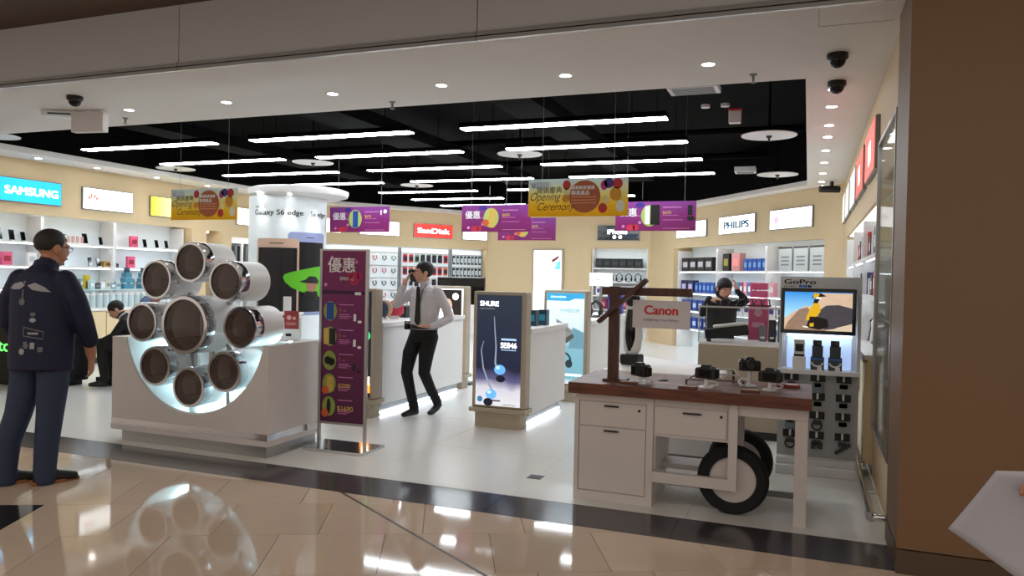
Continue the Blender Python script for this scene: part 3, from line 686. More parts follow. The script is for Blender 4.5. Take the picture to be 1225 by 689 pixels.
t = thing('lens_cap', 'small black lens cap lying on the desk boards', 'lens cap', (-.94, 5.42, .81)); MB().lathe([(.035, 0), (.036, .006), (.03, .01)], n=20).build('cap', BLK_P, t, smooth=True); MB().lathe([(.012, .01), (.012, .012)], n=12).build('clip', DGREY, t)

# ---------------------------------------------------------------- action camera stand with screen
GP = thing('display_stand', 'tall pale grey GoPro display stand with screen over peg panel', 'display stand', (.09, 6.52, 0))
GW_ = pm('stand_pale_grey', (206, 208, 210), .4); GP2 = pm('stand_grey_panel', (176, 178, 180), .45)
bx('base', WHITE_M, GP, -.305, .305, -.06, .4, 0, .07, .006); bx('carcass', GW_, GP, -.3, .3, .12, .36, .07, 1.57); bx('side_panel', GW_, GP, -.3, -.275, 0, .12, .83, 1.57); bx('side_panel', GW_, GP, .275, .3, 0, .12, .83, 1.57)
bx('header', GW_, GP, -.275, .275, 0, .12, 1.475, 1.57); bx('peg_panel', GP2, GP, -.3, .3, .1, .12, .12, .8); bx('lower_ledge', WHITE_M, GP, -.3, .3, .0, .12, .07, .12, .004)
bx('shelf', WHITE_M, GP, -.3, .3, -.06, .12, .8, .835, .004)
bx('niche_back', pm('niche_blue_glow', (176, 200, 240), .4, emit=.5), GP, -.24, .24, .108, .12, .835, 1.11); bx('niche_light', LED, GP, -.24, .24, .04, .06, 1.097, 1.108)
text(GP, 'brand_lettering', 'GoPro', INK_K, -.27, 1.512, 0, .038, w=.235, bold=.02); text(GP, 'tagline', 'Be a HERO', INK_K, -.27, 1.487, 0, .012, w=.085)
decal(GP, 'colour_squares', pm('bright_blue_ink', (20, 120, 210), .5), [rect(-.16, -.132, 1.486, 1.504), rect(-.128, -.1, 1.486, 1.504)], 0); decal(GP, 'colour_square', pm('deep_blue_ink', (10, 50, 120), .5), [rect(-.096, -.068, 1.486, 1.504)], 0)
tv = bx('screen_bezel', BLK_G, GP, -.29, .26, -.05, 0, 1.12, 1.478, .006)
sky = ramp_mat('screen_sky', [(0, (214, 232, 240)), (.35, (150, 205, 232)), (1, (40, 130, 205))], 'Z', emit=.9)
pic = bx('screen_picture', sky, tv, -.262, .232, -.0535, -.05, 1.15, 1.45)
sc_ = lambda pts: [(-.262+x*.494, 1.15+y*.3) for x, y in pts]
decal(tv, 'picture_hill', pm('screen_tan', (196, 170, 146), .5, emit=.85, scale=25, var=.12), [sc_([(0, .0), (1, .0), (1, .98), (.55, .98), (.48, .66), (.3, .62), (.12, .46), (0, .3)])], -.0535, .0008)
decal(tv, 'picture_ridge', pm('screen_slate', (70, 66, 72), .5, emit=.7, scale=25, var=.2), [sc_([(.52, .0), (1, .12), (1, .6), (.8, .68), (.62, .66), (.5, .5)])], -.0545, .0008)
decal(tv, 'picture_rock', pm('screen_rock', (140, 116, 98), .5, emit=.75, scale=40, var=.25), [sc_([(.0, .0), (.62, .0), (.5, .3), (.34, .6), (.22, .54), (.05, .2)])], -.0555, .0008)
decal(tv, 'picture_sand', pm('screen_sand', (206, 186, 160), .5, emit=.8), [sc_([(.66, .0), (1, .0), (1, .2), (.8, .1)])], -.0555, .0008)
decal(tv, 'picture_rider_legs', pm('screen_dark', (34, 30, 30), .5, emit=.3), [sc_([(.33, .08), (.52, .02), (.66, .1), (.64, .3), (.5, .36), (.46, .6), (.52, .82), (.44, .82), (.4, .5)]), sc_([(.4, .84), (.62, .9), (.54, .97), (.44, .98)])], -.0565, .0008)
decal(tv, 'picture_rider_jersey', pm('screen_yellow', (206, 160, 30), .5, emit=.85), [sc_([(.38, .36), (.48, .36), (.54, .5), (.52, .7), (.44, .72), (.38, .56), (.33, .34), (.32, .26), (.37, .26)]), sc_([(.42, .86), (.5, .86), (.52, .96), (.44, .98)]), sc_([(.38, .1), (.44, .1), (.44, .2), (.38, .18)])], -.0575, .0008)
decal(tv, 'picture_goggles', pm('screen_white', (230, 230, 224), .5, emit=.9), [sc_([(.47, .83), (.54, .83), (.54, .87), (.47, .87)]), sc_([(.28, .08), (.36, .06), (.36, .09), (.28, .11)])], -.0585, .0008)
# three boxed cameras in the lit niche
def boxed(x, top, label):
    t = thing('boxed_camera', label, 'boxed camera', (.09+x, 6.54, .835))
    bx('plinth_box', pm('pack_grey', (70, 74, 84), .45) if top else WHITE, t, -.05, .05, -.03, .05, 0, .1, .003)
    bx('clear_case', pm('pack_smoke', (50, 56, 66), .2) if top else WHITE, t, -.04, .04, -.02, .04, .1, .19 if top else .235, .003)
    if top:
        bx('camera_body', BLK_P, t, -.035, .03, -.022, .02, .19, .235, .006); MB().cyl((.012, -.03, .215), (.012, -.022, .215), .014).build('camera_lens', BLK_G, t, smooth=True)
        decal(t, 'pack_print', pm('pack_blue', (60, 110, 180), .5), [rect(-.04, .04, .08, .095)], -.0305); decal(t, 'pack_arc', WHITE, [stroke([(.04*math.cos(R(a)), .06+.03*math.sin(R(a))) for a in range(180, 361, 20)], .006, .006)], -.0305)
        bx('price_card', WHITE, t, .0, .035, -.05, -.046, 0, .03)
    else:
        decal(t, 'pack_print', BLK_P, [rect(-.03, .03, .14, .2), rect(-.04, .04, .1, .118)], -.0205)
boxed(-.145, False, 'white action camera box with black square print in the lit niche'); boxed(-.01, True, 'action camera pack beside the white camera box in the lit niche'); boxed(.12, True, 'action camera pack at the end of the lit niche farthest from the white box')
pk = thing('hanging_accessory', None, 'accessory pack', (0, 0, 0)); 
bx('card', BLK_P, pk, -.055, .055, -.012, -.002, 0, .06, .002); bx('euro_tag', WHITE, pk, -.008, .008, -.014, -.012, .01, .065); MB().cyl((0, 0, .062), (0, -.05, .062), .003, n=6).build('hook', STEEL, pk)
gear = thing('accessory_proto', None, None)
kinds = {'ring': lambda t: MB().lathe([(.03, -.012), (.042, -.02), (.042, -.012)], (0, 0, -.05), 16, 'y', closed=True).build('ring_mount', DGREY, t, smooth=True),
 'two': lambda t: (bx('clip_mount', DGREY, t, -.04, -.005, -.03, -.002, -.08, -.02, .004), bx('clip_mount', DGREY, t, .008, .045, -.03, -.002, -.075, -.025, .004)),
 'pole': lambda t: MB().bar((-.05, -.02, -.1), (.06, -.02, -.02), .02, .026).build('folding_pole', DGREY, t),
 'clear': lambda t: bx('clear_housing', pm('housing_smoke', (110, 130, 138), .15), t, -.04, .04, -.03, -.002, -.09, -.01, .006),
 'block': lambda t: bx('mount_block', DGREY, t, -.03, .03, -.03, -.002, -.045, -.01, .005)}
labs = {'ring': 'black carded ring mount', 'two': 'black carded pair of clip mounts', 'pole': 'black carded folding pole', 'clear': 'black carded clear housing', 'block': 'black carded small mount'}
where = {.73: 'on the top peg row of the grey stand', .58: 'on the upper middle peg row of the grey stand', .43: 'on the lower middle peg row of the grey stand', .27: 'on the bottom peg row of the grey stand'}
proto_used = False
grid = {.73: ((-.2, 'block'), (.0, 'clear'), (.19, 'block')), .58: ((-.2, 'two'), (.0, 'block'), (.19, 'block')), .43: ((-.2, 'clear'), (-.0, 'ring'), (.19, 'block')), .27: ((-.2, 'ring'), (.0, 'two'), (.19, 'pole'))}
for z, row_ in grid.items():
    for x, kd in row_:
        t = place(pk, (.09+x, 6.62, z), 0, first=not proto_used); proto_used = True
        t['label'] = labs[kd]+' '+where[z]; t['group'] = 'accessories pegged on the grey stand'
        kinds[kd](t)
bpy.data.objects.remove(gear)

# ---------------------------------------------------------------- glass showcase with speaker, round table with shaver
gc = thing('glass_showcase', 'glass showcase on a beige cabinet holding a black speaker bar', 'showcase', (-.57, 7.7, 0))
bx('cabinet', TAUPE, gc, -.43, .43, 0, .6, .08, .9, .004); bx('plinth', DGREY, gc, -.4, .4, .03, .57, 0, .08); bx('deck', WHITE, gc, -.425, .425, .005, .595, .9, .92)
for nme, a in (('front_pane', (-.43, .43, 0, .006, .92, 1.27)), ('back_pane', (-.43, .43, .594, .6, .92, 1.27)), ('side_pane', (-.43, -.424, .006, .594, .92, 1.27)), ('side_pane', (.424, .43, .006, .594, .92, 1.27)), ('top_pane', (-.43, .43, 0, .6, 1.27, 1.278))): bx(nme, GLASS, gc, *a)
for x in (-.43, .424):
    for y in (0, .594): bx('edge_post', STEEL, gc, x-.002, x+.008, y-.002, y+.008, .92, 1.28)
bx('edge_rail', STEEL, gc, -.43, .43, -.003, .003, 1.262, 1.278)
t = thing('speaker_bar', 'black mesh speaker bar with white top lying tilted in the glass case', 'speaker', (-.74, 7.85, .97), 0); t.rotation_euler = (0, R(-8), R(12))
bx('grille', pm('speaker_mesh', (20, 19, 20), .7, bump=.4, scale=300), t, -.21, .21, -.05, .05, 0, .1, .015); bx('top_cover', WHITE, t, -.12, .2, -.05, .06, .1, .13, .012); bx('foot', DGREY, t, -.2, -.16, -.03, .03, -.045, 0); bx('foot', DGREY, t, .16, .2, -.03, .03, -.0, .0+.001)
PKM = pm('hot_pink_plastic', (226, 96, 140), .4)
t = thing('pink_stand', 'hot pink cardboard tower stand beside the glass showcase', 'stand', (-.48, 8.44, 0)); bx('tower', PKM, t, -.1, .1, -.08, .08, 0, 1.28, .006)
for z in (1.3, 1.38, 1.46): bx('tier', PKM, t, -.09, .09, -.07, .07, z-.02, z+.05, .008)
decal(t, 'tower_print', pm('pale_pink_print', (246, 180, 200), .5), [rect(-.06, .06, 1.05, 1.1), disc(0, 1.2, .04)], -.0802)
for k, (x, h_, lab) in enumerate(((-.33, .22, 'black phone box standing at the rear of the glass case'), (-.42, .16, 'grey phone box standing behind the speaker bar'), (-.24, .26, 'tall dark phone box in the corner of the glass case'))):
    t = thing('phone_box', lab, 'box', (x, 8.15, .92)); bx('carton', (DGREY, GREY, pm('slate_box', (70, 74, 84), .4))[k], t, -.035, .035, -.02, .02, 0, h_, .002); decal(t, 'face_print', INK_W, [rect(-.02, .02, .03, .05)], -.0202)
t = thing('wire_rack', 'low black wire rack lying on top of the glass case', 'rack', (-.6, 7.95, 1.278))
for k in range(6): MB().tube([(-.22+.08*k, -.1, 0), (-.2+.08*k, -.05, .06), (-.16+.08*k, .08, .07), (-.15+.08*k, .1, 0)], .006, 6).build('wire_loop', BLK_P, t, smooth=True)
bx('rail', BLK_P, t, -.23, .26, .09, .105, 0, .012)
rt = thing('low_table', 'low white table with slanted rear edge behind the wooden desk', 'table', (-1.1, 6.8, 0))
tp = [(-.52, -.45), (-.52, .84), (-.44, .87), (.15, .42), (.46, .08), (.46, -.45)]
MB().slab(tp, .71, .75).build('table_top', WHITE, rt, bevel=.004); MB().slab([(x*.9-.02, y*.9) for x, y in tp], .08, .71).build('table_body', pm('table_grey_white', (206, 206, 204), .35), rt); MB().slab([(x*.82-.02, y*.82) for x, y in tp], 0, .08).build('plinth', GREY, rt)
sh = thing('shaver_display', 'giant black and silver electric shaver model on the round white table', 'display model', (-1.47, 6.83, .75), -20)
bx('dock', BLK_P, sh, -.09, .09, -.07, .07, 0, .1, .02)
MB().tube([(0, 0, .1), (0, 0, .14), (0, .01, .25), (0, .01, .38), (0, 0, .48), (0, -.01, .54)], [(.06, .04), (.085, .05), (.095, .055), (.09, .05), (.072, .045), (.06, .04)], 24, flat=(1, 0, 0)).build('handle', pm('shaver_silver', (208, 206, 204), .3), sh, smooth=True)
MB().tube([(0, -.025, .13), (0, -.034, .25), (0, -.034, .38), (0, -.03, .5)], [(.035, .025), (.052, .03), (.05, .03), (.036, .024)], 20, flat=(1, 0, 0)).build('grip_panel', BLK_G, sh, smooth=True)
MB().tube([(0, -.01, .53), (0, -.012, .58), (0, -.02, .62)], [(.045, .04), (.07, .05), (.075, .055)], 20, flat=(1, 0, 0)).build('head', BLK_P, sh, smooth=True)
for dx, dz in ((-.035, .0), (.035, .0), (0, .03)): MB().lathe([(.028, -.01), (.03, .01), (.02, .014)], (dx, -.02+dz, .63), 16).build('cutter', STEEL, sh, smooth=True)
# ---------------------------------------------------------------- header signs
def wpos(wall, x, y, z):
    a = wall.rotation_euler.z; l = wall.location
    return (l.x+x*math.cos(a)-y*math.sin(a), l.y+x*math.sin(a)+y*math.cos(a), z), math.degrees(a)
def sign(wall, x0, x1, label, face, z0=2.47, z1=2.83, group=None):
    p, rz = wpos(wall, (x0+x1)/2, -.001, z0)
    t = thing('lightbox_sign', label, 'sign', p, rz, group); w_ = (x1-x0)/2; h = z1-z0
    bx('frame', GREY, t, -w_, w_, -.035, 0, 0, h, .003); bx('face', face, t, -w_+.014, w_-.014, -.04, -.035, .014, h-.014)
    return t
FACE_W = pm('sign_face_white', (255, 255, 250), .4, emit=1.5, var=.01)
FAINT = lambda n, c: pm('faint_sign_ink_'+n, c, .5, emit=.75)
t = sign(wl, 2.5, 3.62, 'cyan lightbox sign with white SAMSUNG lettering', pm('sign_face_cyan', (0, 160, 216), .4, emit=1.15, var=.05)); text(t, 'lettering', 'SAMSUNG', GLOW_W, .07, .12, -.04, .115, w=.84, align='C', bold=.03)
t = sign(wl, 3.99, 4.97, 'white lightbox sign with a small faded red petal emblem', FACE_W)
decal(t, 'emblem', FAINT('red', (214, 90, 80)), [disc(-.3+.075*math.cos(R(a)), .17+.06*math.sin(R(a)), .018, .036) for a in (20, 65, 115, 160)], -.04); text(t, 'lettering', '华为 HUAWEI', FAINT('rose', (222, 178, 170)), -.2, .14, -.04, .06, w=.46)
t = sign(wl, 5.35, 6.3, 'glowing yellow lightbox sign beside the yellow banner', ramp_mat('sign_face_yellow', [(0, (250, 226, 10)), (.5, (255, 250, 150)), (1, (250, 226, 10))], 'X', emit=1.0))
t = sign(wl, 7.55, 8.5, 'white lightbox sign with faded grey lettering beside the white column', FACE_W); text(t, 'lettering', 'CASIO', FAINT('grey', (214, 216, 216)), 0, .13, -.04, .09, align='C')
t = sign(wcl, .1, .85, 'cream lightbox sign mostly hidden by a purple banner', pm('sign_face_cream', (255, 244, 200), .4, emit=1.3)); text(t, 'lettering', 'OLYMPUS', FAINT('cream', (236, 224, 180)), 0, .13, -.04, .07, align='C')
t = sign(wcl, 1.3, 2.36, 'blank white lightbox sign beside the red sign', FACE_W); decal(t, 'edge_line', FAINT('pale', (236, 236, 232)), [rect(-.4, .4, .03, .035)], -.04)
t = sign(wcl, 2.75, 3.86, 'bright red lightbox sign with white SanDisk lettering', pm('sign_face_red', (236, 52, 44), .4, emit=1.1)); text(t, 'lettering', 'SanDisk', GLOW_W, 0, .12, -.04, .13, w=.9, align='C', bold=.025)
t = sign(wcl, 4.15, 4.9, 'small blank white lightbox sign under the paired purple banners', FACE_W); decal(t, 'edge_line', FAINT('pale', (236, 236, 232)), [rect(-.3, .3, .03, .035)], -.04)
t = sign(wb, 3.02, 4.09, 'black lightbox sign with white lettering and two white dots', BLK_G, 2.49, 2.87); text(t, 'lettering', 'iPhone', GLOW_W, -.02, .16, -.04, .12, w=.5, align='C', bold=.02); decal(t, 'dots', GLOW_W, [disc(-.09, .085, .045), disc(.06, .085, .045)], -.04); decal(t, 'swirl', pm('sign_navy', (20, 36, 70), .4, emit=.3), [rect(.1, .5, .07, .16)], -.04)
t = sign(wcr, 1.43, 2.77, 'white lightbox sign with faint blue lettering beside the purple banner', FACE_W); text(t, 'lettering', 'BRAUN 3', FAINT('blue', (180, 210, 226)), .05, .12, -.04, .12, w=1.0, align='C')
t = sign(wcr, 3.29, 4.6, 'white lightbox sign with teal PHILIPS lettering', FACE_W); text(t, 'lettering', 'PHILIPS', pm('teal_sign_ink', (4, 96, 128), .5, emit=.1), 0, .11, -.04, .14, w=.9, align='C', bold=.05)
t = sign(wcr, 5.08, 6.3, 'white lightbox sign with faint pink spot and pale lettering', FACE_W); decal(t, 'pink_spot', FAINT('pink', (246, 170, 200)), [disc(-.4, .17, .07)], -.04); text(t, 'lettering', 'LE   AM', FAINT('grey2', (222, 222, 222)), .12, .13, -.04, .11, w=.8, align='C')
for x0, x1, lab, c in ((5.42, 6.52, 'red lightbox sign with white flash beside the glass wall case', (226, 96, 84)), (3.97, 5.1, 'red lightbox sign between two other signs above the right shelves', (214, 92, 80)), (2.6, 3.7, 'grey white lightbox sign with pale lettering on the right wall', (200, 206, 204)), (1.35, 2.3, 'pale grey lightbox sign on the right wall beside the back corner', (196, 196, 188)), (.35, 1.1, 'small pale lightbox sign in the back corner of the right wall', (206, 200, 190))):
    t = sign(wr, x0, x1, lab, pm('sign_face_'+lab[:14].replace(' ', '_')+str(x0), c, .4, emit=.7), 2.44, 2.87)
    decal(t, 'flash', GLOW_S, [[(-.1, .1), (.16, .12), (.12, .3), (-.14, .28)]], -.04)
# ---------------------------------------------------------------- banners hung from the void
YEL = ramp_mat('yellow_banner', [(0, (220, 180, 16)), (.3, (222, 190, 60)), (.62, (214, 206, 160)), (1, (196, 206, 206))], 'Z', noise=.3, nscale=2.5, thru=.55)
PURB = ramp_mat('purple_banner', [(0, (140, 30, 104)), (.5, (150, 44, 128)), (1, (152, 70, 160))], 'Z', noise=.35, nscale=3, thru=.35)
def banner(name, label, loc, mat, w_=1.05, h=.385, rz=0):
    t = thing(name, label, 'banner', loc, rz)
    bx('sheet', mat, t, -w_/2, w_/2, -.004, .004, 0, h)
    for sx in (-.36, .36): MB().cyl((sx*w_, 0, h), (sx*w_, 0, 4.0-loc[2]), .002, n=5).build('cord', GREY, t)
    return t
SCR = pm('brown_script_ink', (70, 62, 40), .5)
def yellow(loc, label):
    t = banner('hanging_banner', label, loc, YEL); y = -.004
    decal(t, 'logo_strip', pm('pale_blue_strip', (196, 212, 222), .5), [rect(-.5, -.3, .29, .36)], y); text(t, 'logo', 'U.', BLU, -.49, .3, y-.0015, .045)
    text(t, 'title', '開張慶典', SCR, -.43, .245, y, .05, bold=.01); text(t, 'script', 'Opening', SCR, -.5, .165, y, .085, w=.33, shear=.4); text(t, 'script', 'Ceremony', SCR, -.42, .065, y, .08, w=.4, shear=.4)
    decal(t, 'globe', pm('copper_ball_ink', (176, 96, 60), .5), [disc(.08, .2, .165, .165, 32)], y)
    text(t, 'globe_text', '開幕酬賓優惠', INK_W, -.06, .275, y-.0015, .03, bold=.02); text(t, 'globe_text', '精選產品', INK_W, -.06, .22, y-.0015, .035, bold=.02)
    decal(t, 'globe_line', pm('peach_ink', (222, 150, 110), .5), [rect(-.06, .2, .19-.03*k, .2-.03*k) for k in range(3)], y-.0015)
    for nm, c, ps in (('red_balloon', (190, 40, 50), [disc(-.11, .32, .042, .05), disc(.42, .325, .05, .055), disc(.27, .08, .045, .05)]), ('violet_balloon', (70, 40, 130), [disc(.33, .33, .05, .05)]), ('magenta_balloon', (180, 50, 140), [disc(.28, .31, .035, .05)]), ('cream_balloon', (236, 220, 160), [disc(-.11, .25, .04, .04), disc(.3, .16, .03, .035)]), ('orange_balloon', (216, 150, 30), [disc(-.12, .18, .04, .04), disc(.4, .22, .06, .07)]), ('pearl_balloon', (226, 230, 210), [disc(.45, .1, .045, .06)])):
        decal(t, nm, pm('balloon_'+nm, c, .4), ps, y-.0015)
    return t
yellow((-2.215, 7.5, 2.15), 'yellow Opening Ceremony banner hung in front of the paired purple banners')
yellow((-7.04, 7.5, 2.15), 'yellow Opening Ceremony banner hung beside the glowing yellow sign')
def purple(loc, label, kind):
    t = banner('hanging_banner', label, loc, PURB); y = -.004
    decal(t, 'violet_splash', VIO, [disc(-.2, .34, .06, .035)], y); text(t, 'title', '優惠', INK_W, -.47, .2, y, .085, bold=.015); text(t, 'title', 'SPRING', PINK, -.3, .185, y, .03)
    decal(t, 'rose', pm('rose_red_ink', (196, 40, 70), .5), [disc(-.32, .045, .06, .04), disc(-.25, .05, .04)], y); decal(t, 'petal', PINK, [disc(-.42, .06, .02), disc(-.2, .11, .02)], y)
    decal(t, 'bubble', pm('lime_bubble_ink', (170, 190, 100), .5), [disc(-.07, .2, .115, .14, 28)], y)
    if kind == 0: decal(t, 'phone', BLU, [rect(-.11, -.02, .07, .32)], y-.0015)
    if kind == 1: decal(t, 'carton', GOLD, [[(-.12, .08), (-.02, .06), (.0, .32), (-.1, .33)]], y-.0015); decal(t, 'burst', ORG, [disc(-.15, .13, .05)], y-.003)
    if kind == 2: decal(t, 'phone', BLK_P, [rect(-.06, .06, .08, .34)], y-.0015); decal(t, 'phone_back', INK_W, [rect(-.13, -.07, .09, .32)], y-.0015); decal(t, 'handset', BLK_P, [rect(.42, .48, .2, .33), disc(.46, .16, .05, .03)], y)
    decal(t, 'caption', PINK, [rect(.1, .34, .3, .312), rect(.1, .3, .2, .206), rect(.1, .36, .14, .146), rect(.1, .45, .03, .036)], y); text(t, 'price', '$690', GOLD, .1, .22, y, .04, bold=.01)
    if kind == 0: decal(t, 'accessory', INK_W, [rect(.37, .39, .26, .33), disc(.45, .31, .03)], y)
    return t
purple((-6.38, 10, 2.15), 'purple sale banner with blue phone picture beside the white column', 0)
purple((-4.14, 10, 2.15), 'purple sale banner with gold carton picture beside the blank white sign', 1)
purple((-4.52, 12.3, 2.15), 'purple sale banner hanging just behind the gold carton banner', 1)
purple((-1.89, 10, 2.16), 'purple sale banner with black phone picture over the black sign', 2)

# ---------------------------------------------------------------- Samsung column
SC = thing('phone_column', 'round white column with giant gold and blue phone prints under a canopy', 'display column', (-7.3, 9.5, 0))
COLW = pm('column_white', (226, 232, 234), .35); CR = .56; CA = math.atan2(-9.5, 7.3)
MB().lathe([(CR, 0), (CR, 2.62)], n=64).build('column', COLW, SC, smooth=True)
MB().lathe([(.58, 2.62), (.71, 2.66), (.73, 2.70), (.73, 2.74), (.66, 2.76)], (.15, .05, 0), 64).build('canopy', WHITE, SC, smooth=True)
def wrap(polys, name, mat, off=.004):
    """print wrapped on the column: x is arc length from the side facing the shop entrance"""
    for p in polys:
        xs = [q[0] for q in p]; nx = max(2, int((max(xs)-min(xs))/.05)+1)
        bm = bmesh.new(); vs = [bm.verts.new((q[0], 0, q[1])) for q in p]; bm.faces.new(vs)
        for i in range(1, nx):
            x = min(xs)+(max(xs)-min(xs))*i/nx
            bmesh.ops.bisect_plane(bm, geom=bm.verts[:]+bm.edges[:]+bm.faces[:], plane_co=(x, 0, 0), plane_no=(1, 0, 0))
        for v in bm.verts:
            a = CA+v.co.x/CR; v.co = Vector(((CR+off)*math.cos(a), (CR+off)*math.sin(a), v.co.z))
        me = bpy.data.meshes.new(name); bm.to_mesh(me); bm.free(); me.materials.append(mat); link(name, me, SC)
def rrect(x0, x1, z0, z1, r=.04):
    out = []
    for cx, cz, a in ((x1-r, z0+r, 270), (x1-r, z1-r, 0), (x0+r, z1-r, 90), (x0+r, z0+r, 180)):
        out += [(cx+r*math.cos(R(a+k*30)), cz+r*math.sin(R(a+k*30))) for k in range(4)]
    return out
wrap([rrect(.0, .64, .9, 2.1, .05)], 'blue_phone_print', pm('print_blue_silver', (142, 152, 190), .3), .003)
wrap([rect(.03, .61, .95, 1.96)], 'blue_phone_screen', pm('print_black', (16, 16, 20), .25), .0045)
wrap([rrect(-.47, .16, .85, 2.0, .04)], 'gold_phone_print', pm('print_gold', (190, 158, 138), .3), .006)
wrap([rect(-.44, .13, .9, 1.87)], 'gold_phone_screen', MATS['print_black'], .0075)
wrap([[(-.06, 1.44), (-.03, 1.38), (.06, 1.3), (.2, 1.24), (.4, 1.18), (.56, 1.16), (.56, 1.62), (.4, 1.6), (.2, 1.56), (.04, 1.52), (-.04, 1.49)]], 'green_print', pm('print_green', (90, 176, 30), .4), .009)
wrap([[(.16, 1.39), (.26, 1.42), (.32, 1.47), (.44, 1.46), (.5, 1.4), (.48, 1.36), (.24, 1.37)], [(.2, 1.16), (.26, 1.25), (.46, 1.25), (.5, 1.16)]], 'cap_print', INK_K, .0105); wrap([[(.26, 1.37), (.46, 1.36), (.44, 1.27), (.38, 1.24), (.3, 1.25)]], 'face_print', pm('print_tan', (150, 104, 80), .5), .0105)
wrap([rect(-.26, -.06, 1.925, 1.938)], 'speaker_slot', INK_K, .0075); wrap([rect(.26, .4, 2.02, 2.03)], 'speaker_slot', INK_K, .0045)
def wrap_text(s, x, z, h, w_, bold=.01):
    o = text(SC, 'lettering', s, INK_K, 0, z, 0, h, w=w_, bold=bold)
    for v in o.data.vertices:
        a = CA+(v.co.x+x)/CR; v.co = Vector(((CR+.005)*math.cos(a), (CR+.005)*math.sin(a), v.co.z))
wrap_text('SAMSUNG', -.52, 2.44, .026, .18); wrap_text('Galaxy S6 edge', -.53, 2.34, .075, .74, .015); wrap_text('S6 edge+', .33, 2.34, .075, .36, .015)
for a in (-.75, .0, .7):   # spotlights under the canopy rim
    aa = CA+a; p = (.62*math.cos(aa)+.02, .62*math.sin(aa), 2.635)
    MB().cyl(p, (p[0], p[1], p[2]-.014), .025, n=14).build('canopy_lamp', pm('canopy_lens', (255, 255, 255), .4, emit=20, var=0), SC)
    l = bpy.data.lights.new('canopy_spot', 'SPOT'); l.energy = 14; l.spot_size = R(50); l.spot_blend = .5; l.shadow_soft_size = .02
    lo = bpy.data.objects.new('canopy_spot', l); C.objects.link(lo); lo.parent = SC; lo.location = (p[0], p[1], p[2]-.02)
# demo tables round the column
for k, (x, y, rz, lab) in enumerate(((-6.2, 8.0, 25, 'black tapered demo table with white top beside the gold phone print'), (-5.6, 8.35, 30, 'black tapered demo table with white top behind the red leaflet holder'))):
    t = thing('demo_table', lab, 'table', (x, y, 0), rz)
    MB().lathe([(.14, 0), (.14, .03), (.1, .05), (.2, .98)], n=4).build('pedestal', BLK_P, t); bx('top', WHITE, t, -.22, .22, -.18, .18, .98, 1.01, .006)
    c = thing('price_card', 'white upright price card on '+('the demo table by the gold phone' if k == 0 else 'the demo table behind the leaflet holder'), 'card', (x+.02, y+.05, 1.01), rz); bx('card', WHITE, c, -.05, .05, -.004, .004, 0, .2); bx('foot', WHITE, c, -.05, .05, -.02, .02, 0, .008)
    p = thing('demo_phone', 'thin black demo phone lying on '+('the demo table by the gold phone' if k == 0 else 'the demo table behind the leaflet holder'), 'phone', (x-.08, y-.08, 1.01), rz); bx('body', GREY, p, -.035, .035, -.07, .07, 0, .007, .002); bx('screen', BLK_G, p, -.031, .031, -.064, .064, .007, .0075)
pb = thing('phone_carton', 'tall white phone carton with black phone picture standing on a demo table', 'box', (-5.55, 8.2, 1.01), 12); bx('carton', WHITE, pb, -.085, .085, -.04, .04, 0, .42, .003); decal(pb, 'phone_picture', INK_K, [[(-.05, .12), (.03, .1), (.06, .34), (-.02, .36)]], -.0402); decal(pb, 'portrait', pm('print_tan', (150, 104, 80), .5), [disc(.01, .24, .03, .05)], -.042)

# ---------------------------------------------------------------- wall displays: left wall
def shelf_unit(wall, x0, x1, zs, label, group, depth=.5, y0=.16, zt=2.3, zb=.97):
    p, rz = wpos(wall, (x0+x1)/2, 0, 0); t = thing('shelf_unit', label, 'shelf', p, rz, group); w_ = (x1-x0)/2
    for sx in (-1, 1): bx('side_panel', WHITE, t, sx*w_-.0125*(1+sx), sx*w_+.0125*(1-sx), y0, depth-.03, zb, zt)
    for z in zs:
        s_ = bx('shelf', WHITE, t, -w_+.025, w_-.025, y0, depth-.03, z-.03, z); bx('added_shelf_glow', LED, s_, -w_+.06, w_-.06, y0+.03, y0+.042, z-.036, z-.0305)  # glow strip added under each board to brighten it, no fitting known there
    return t
def put(wall, proto, x, y, z, label=None, group=None, first=False, drz=0., scale=None):
    p, rz = wpos(wall, x, y, z); return place(proto, p, rz+drz, label, group, first, scale)
for k, (a, b) in enumerate(((.8, 2.12), (2.13, 3.45), (3.46, 4.78), (4.79, 6.33))):
    shelf_unit(wl, a, b, (1.905, 1.54, 1.2), ('white wall shelf unit ahead of the cyan sign', 'white wall shelf unit under the cyan sign', 'white wall shelf unit under the sign with red emblem', 'white wall shelf unit under the yellow sign')[k], 'shelf units on the left wall')
# counter cabinets with cream doors and one continuous worktop
for k in range(5):
    x0 = .8+1.107*k; p, rz = wpos(wl, x0+.55, 0, 0)
    t = thing('base_cabinet', ('cream base cabinet at the front end of the left wall', 'cream base cabinet beside the front end cabinet of the left wall', 'cream base cabinet under the cyan sign shelves', 'cream base cabinet behind the crouching person', 'cream base cabinet at the back end of the left wall')[k], 'cabinet', p, rz, 'cream cabinets along the left wall')
    bx('body', CREAM, t, -.55, .55, -.42, .16, .1, .84); bx('plinth', DGREY, t, -.55, .55, -.37, .16, 0, .1)
    for sx in (-1, 1):
        d = bx('door', CREAM, t, sx*.275-.268, sx*.275+.268, -.438, -.42, .12, .83, .002); MB().ell((sx*.06, -.45, .72), (.014, .014, .014)).build('knob', BLK_P, d, smooth=True)
p, rz = wpos(wl, 3.55, 0, .84); t = thing('worktop', 'long white counter worktop running along the left wall', 'worktop', p, rz); bx('slab', WHITE, t, -2.76, 2.79, -.45, .46, 0, .04, .004)
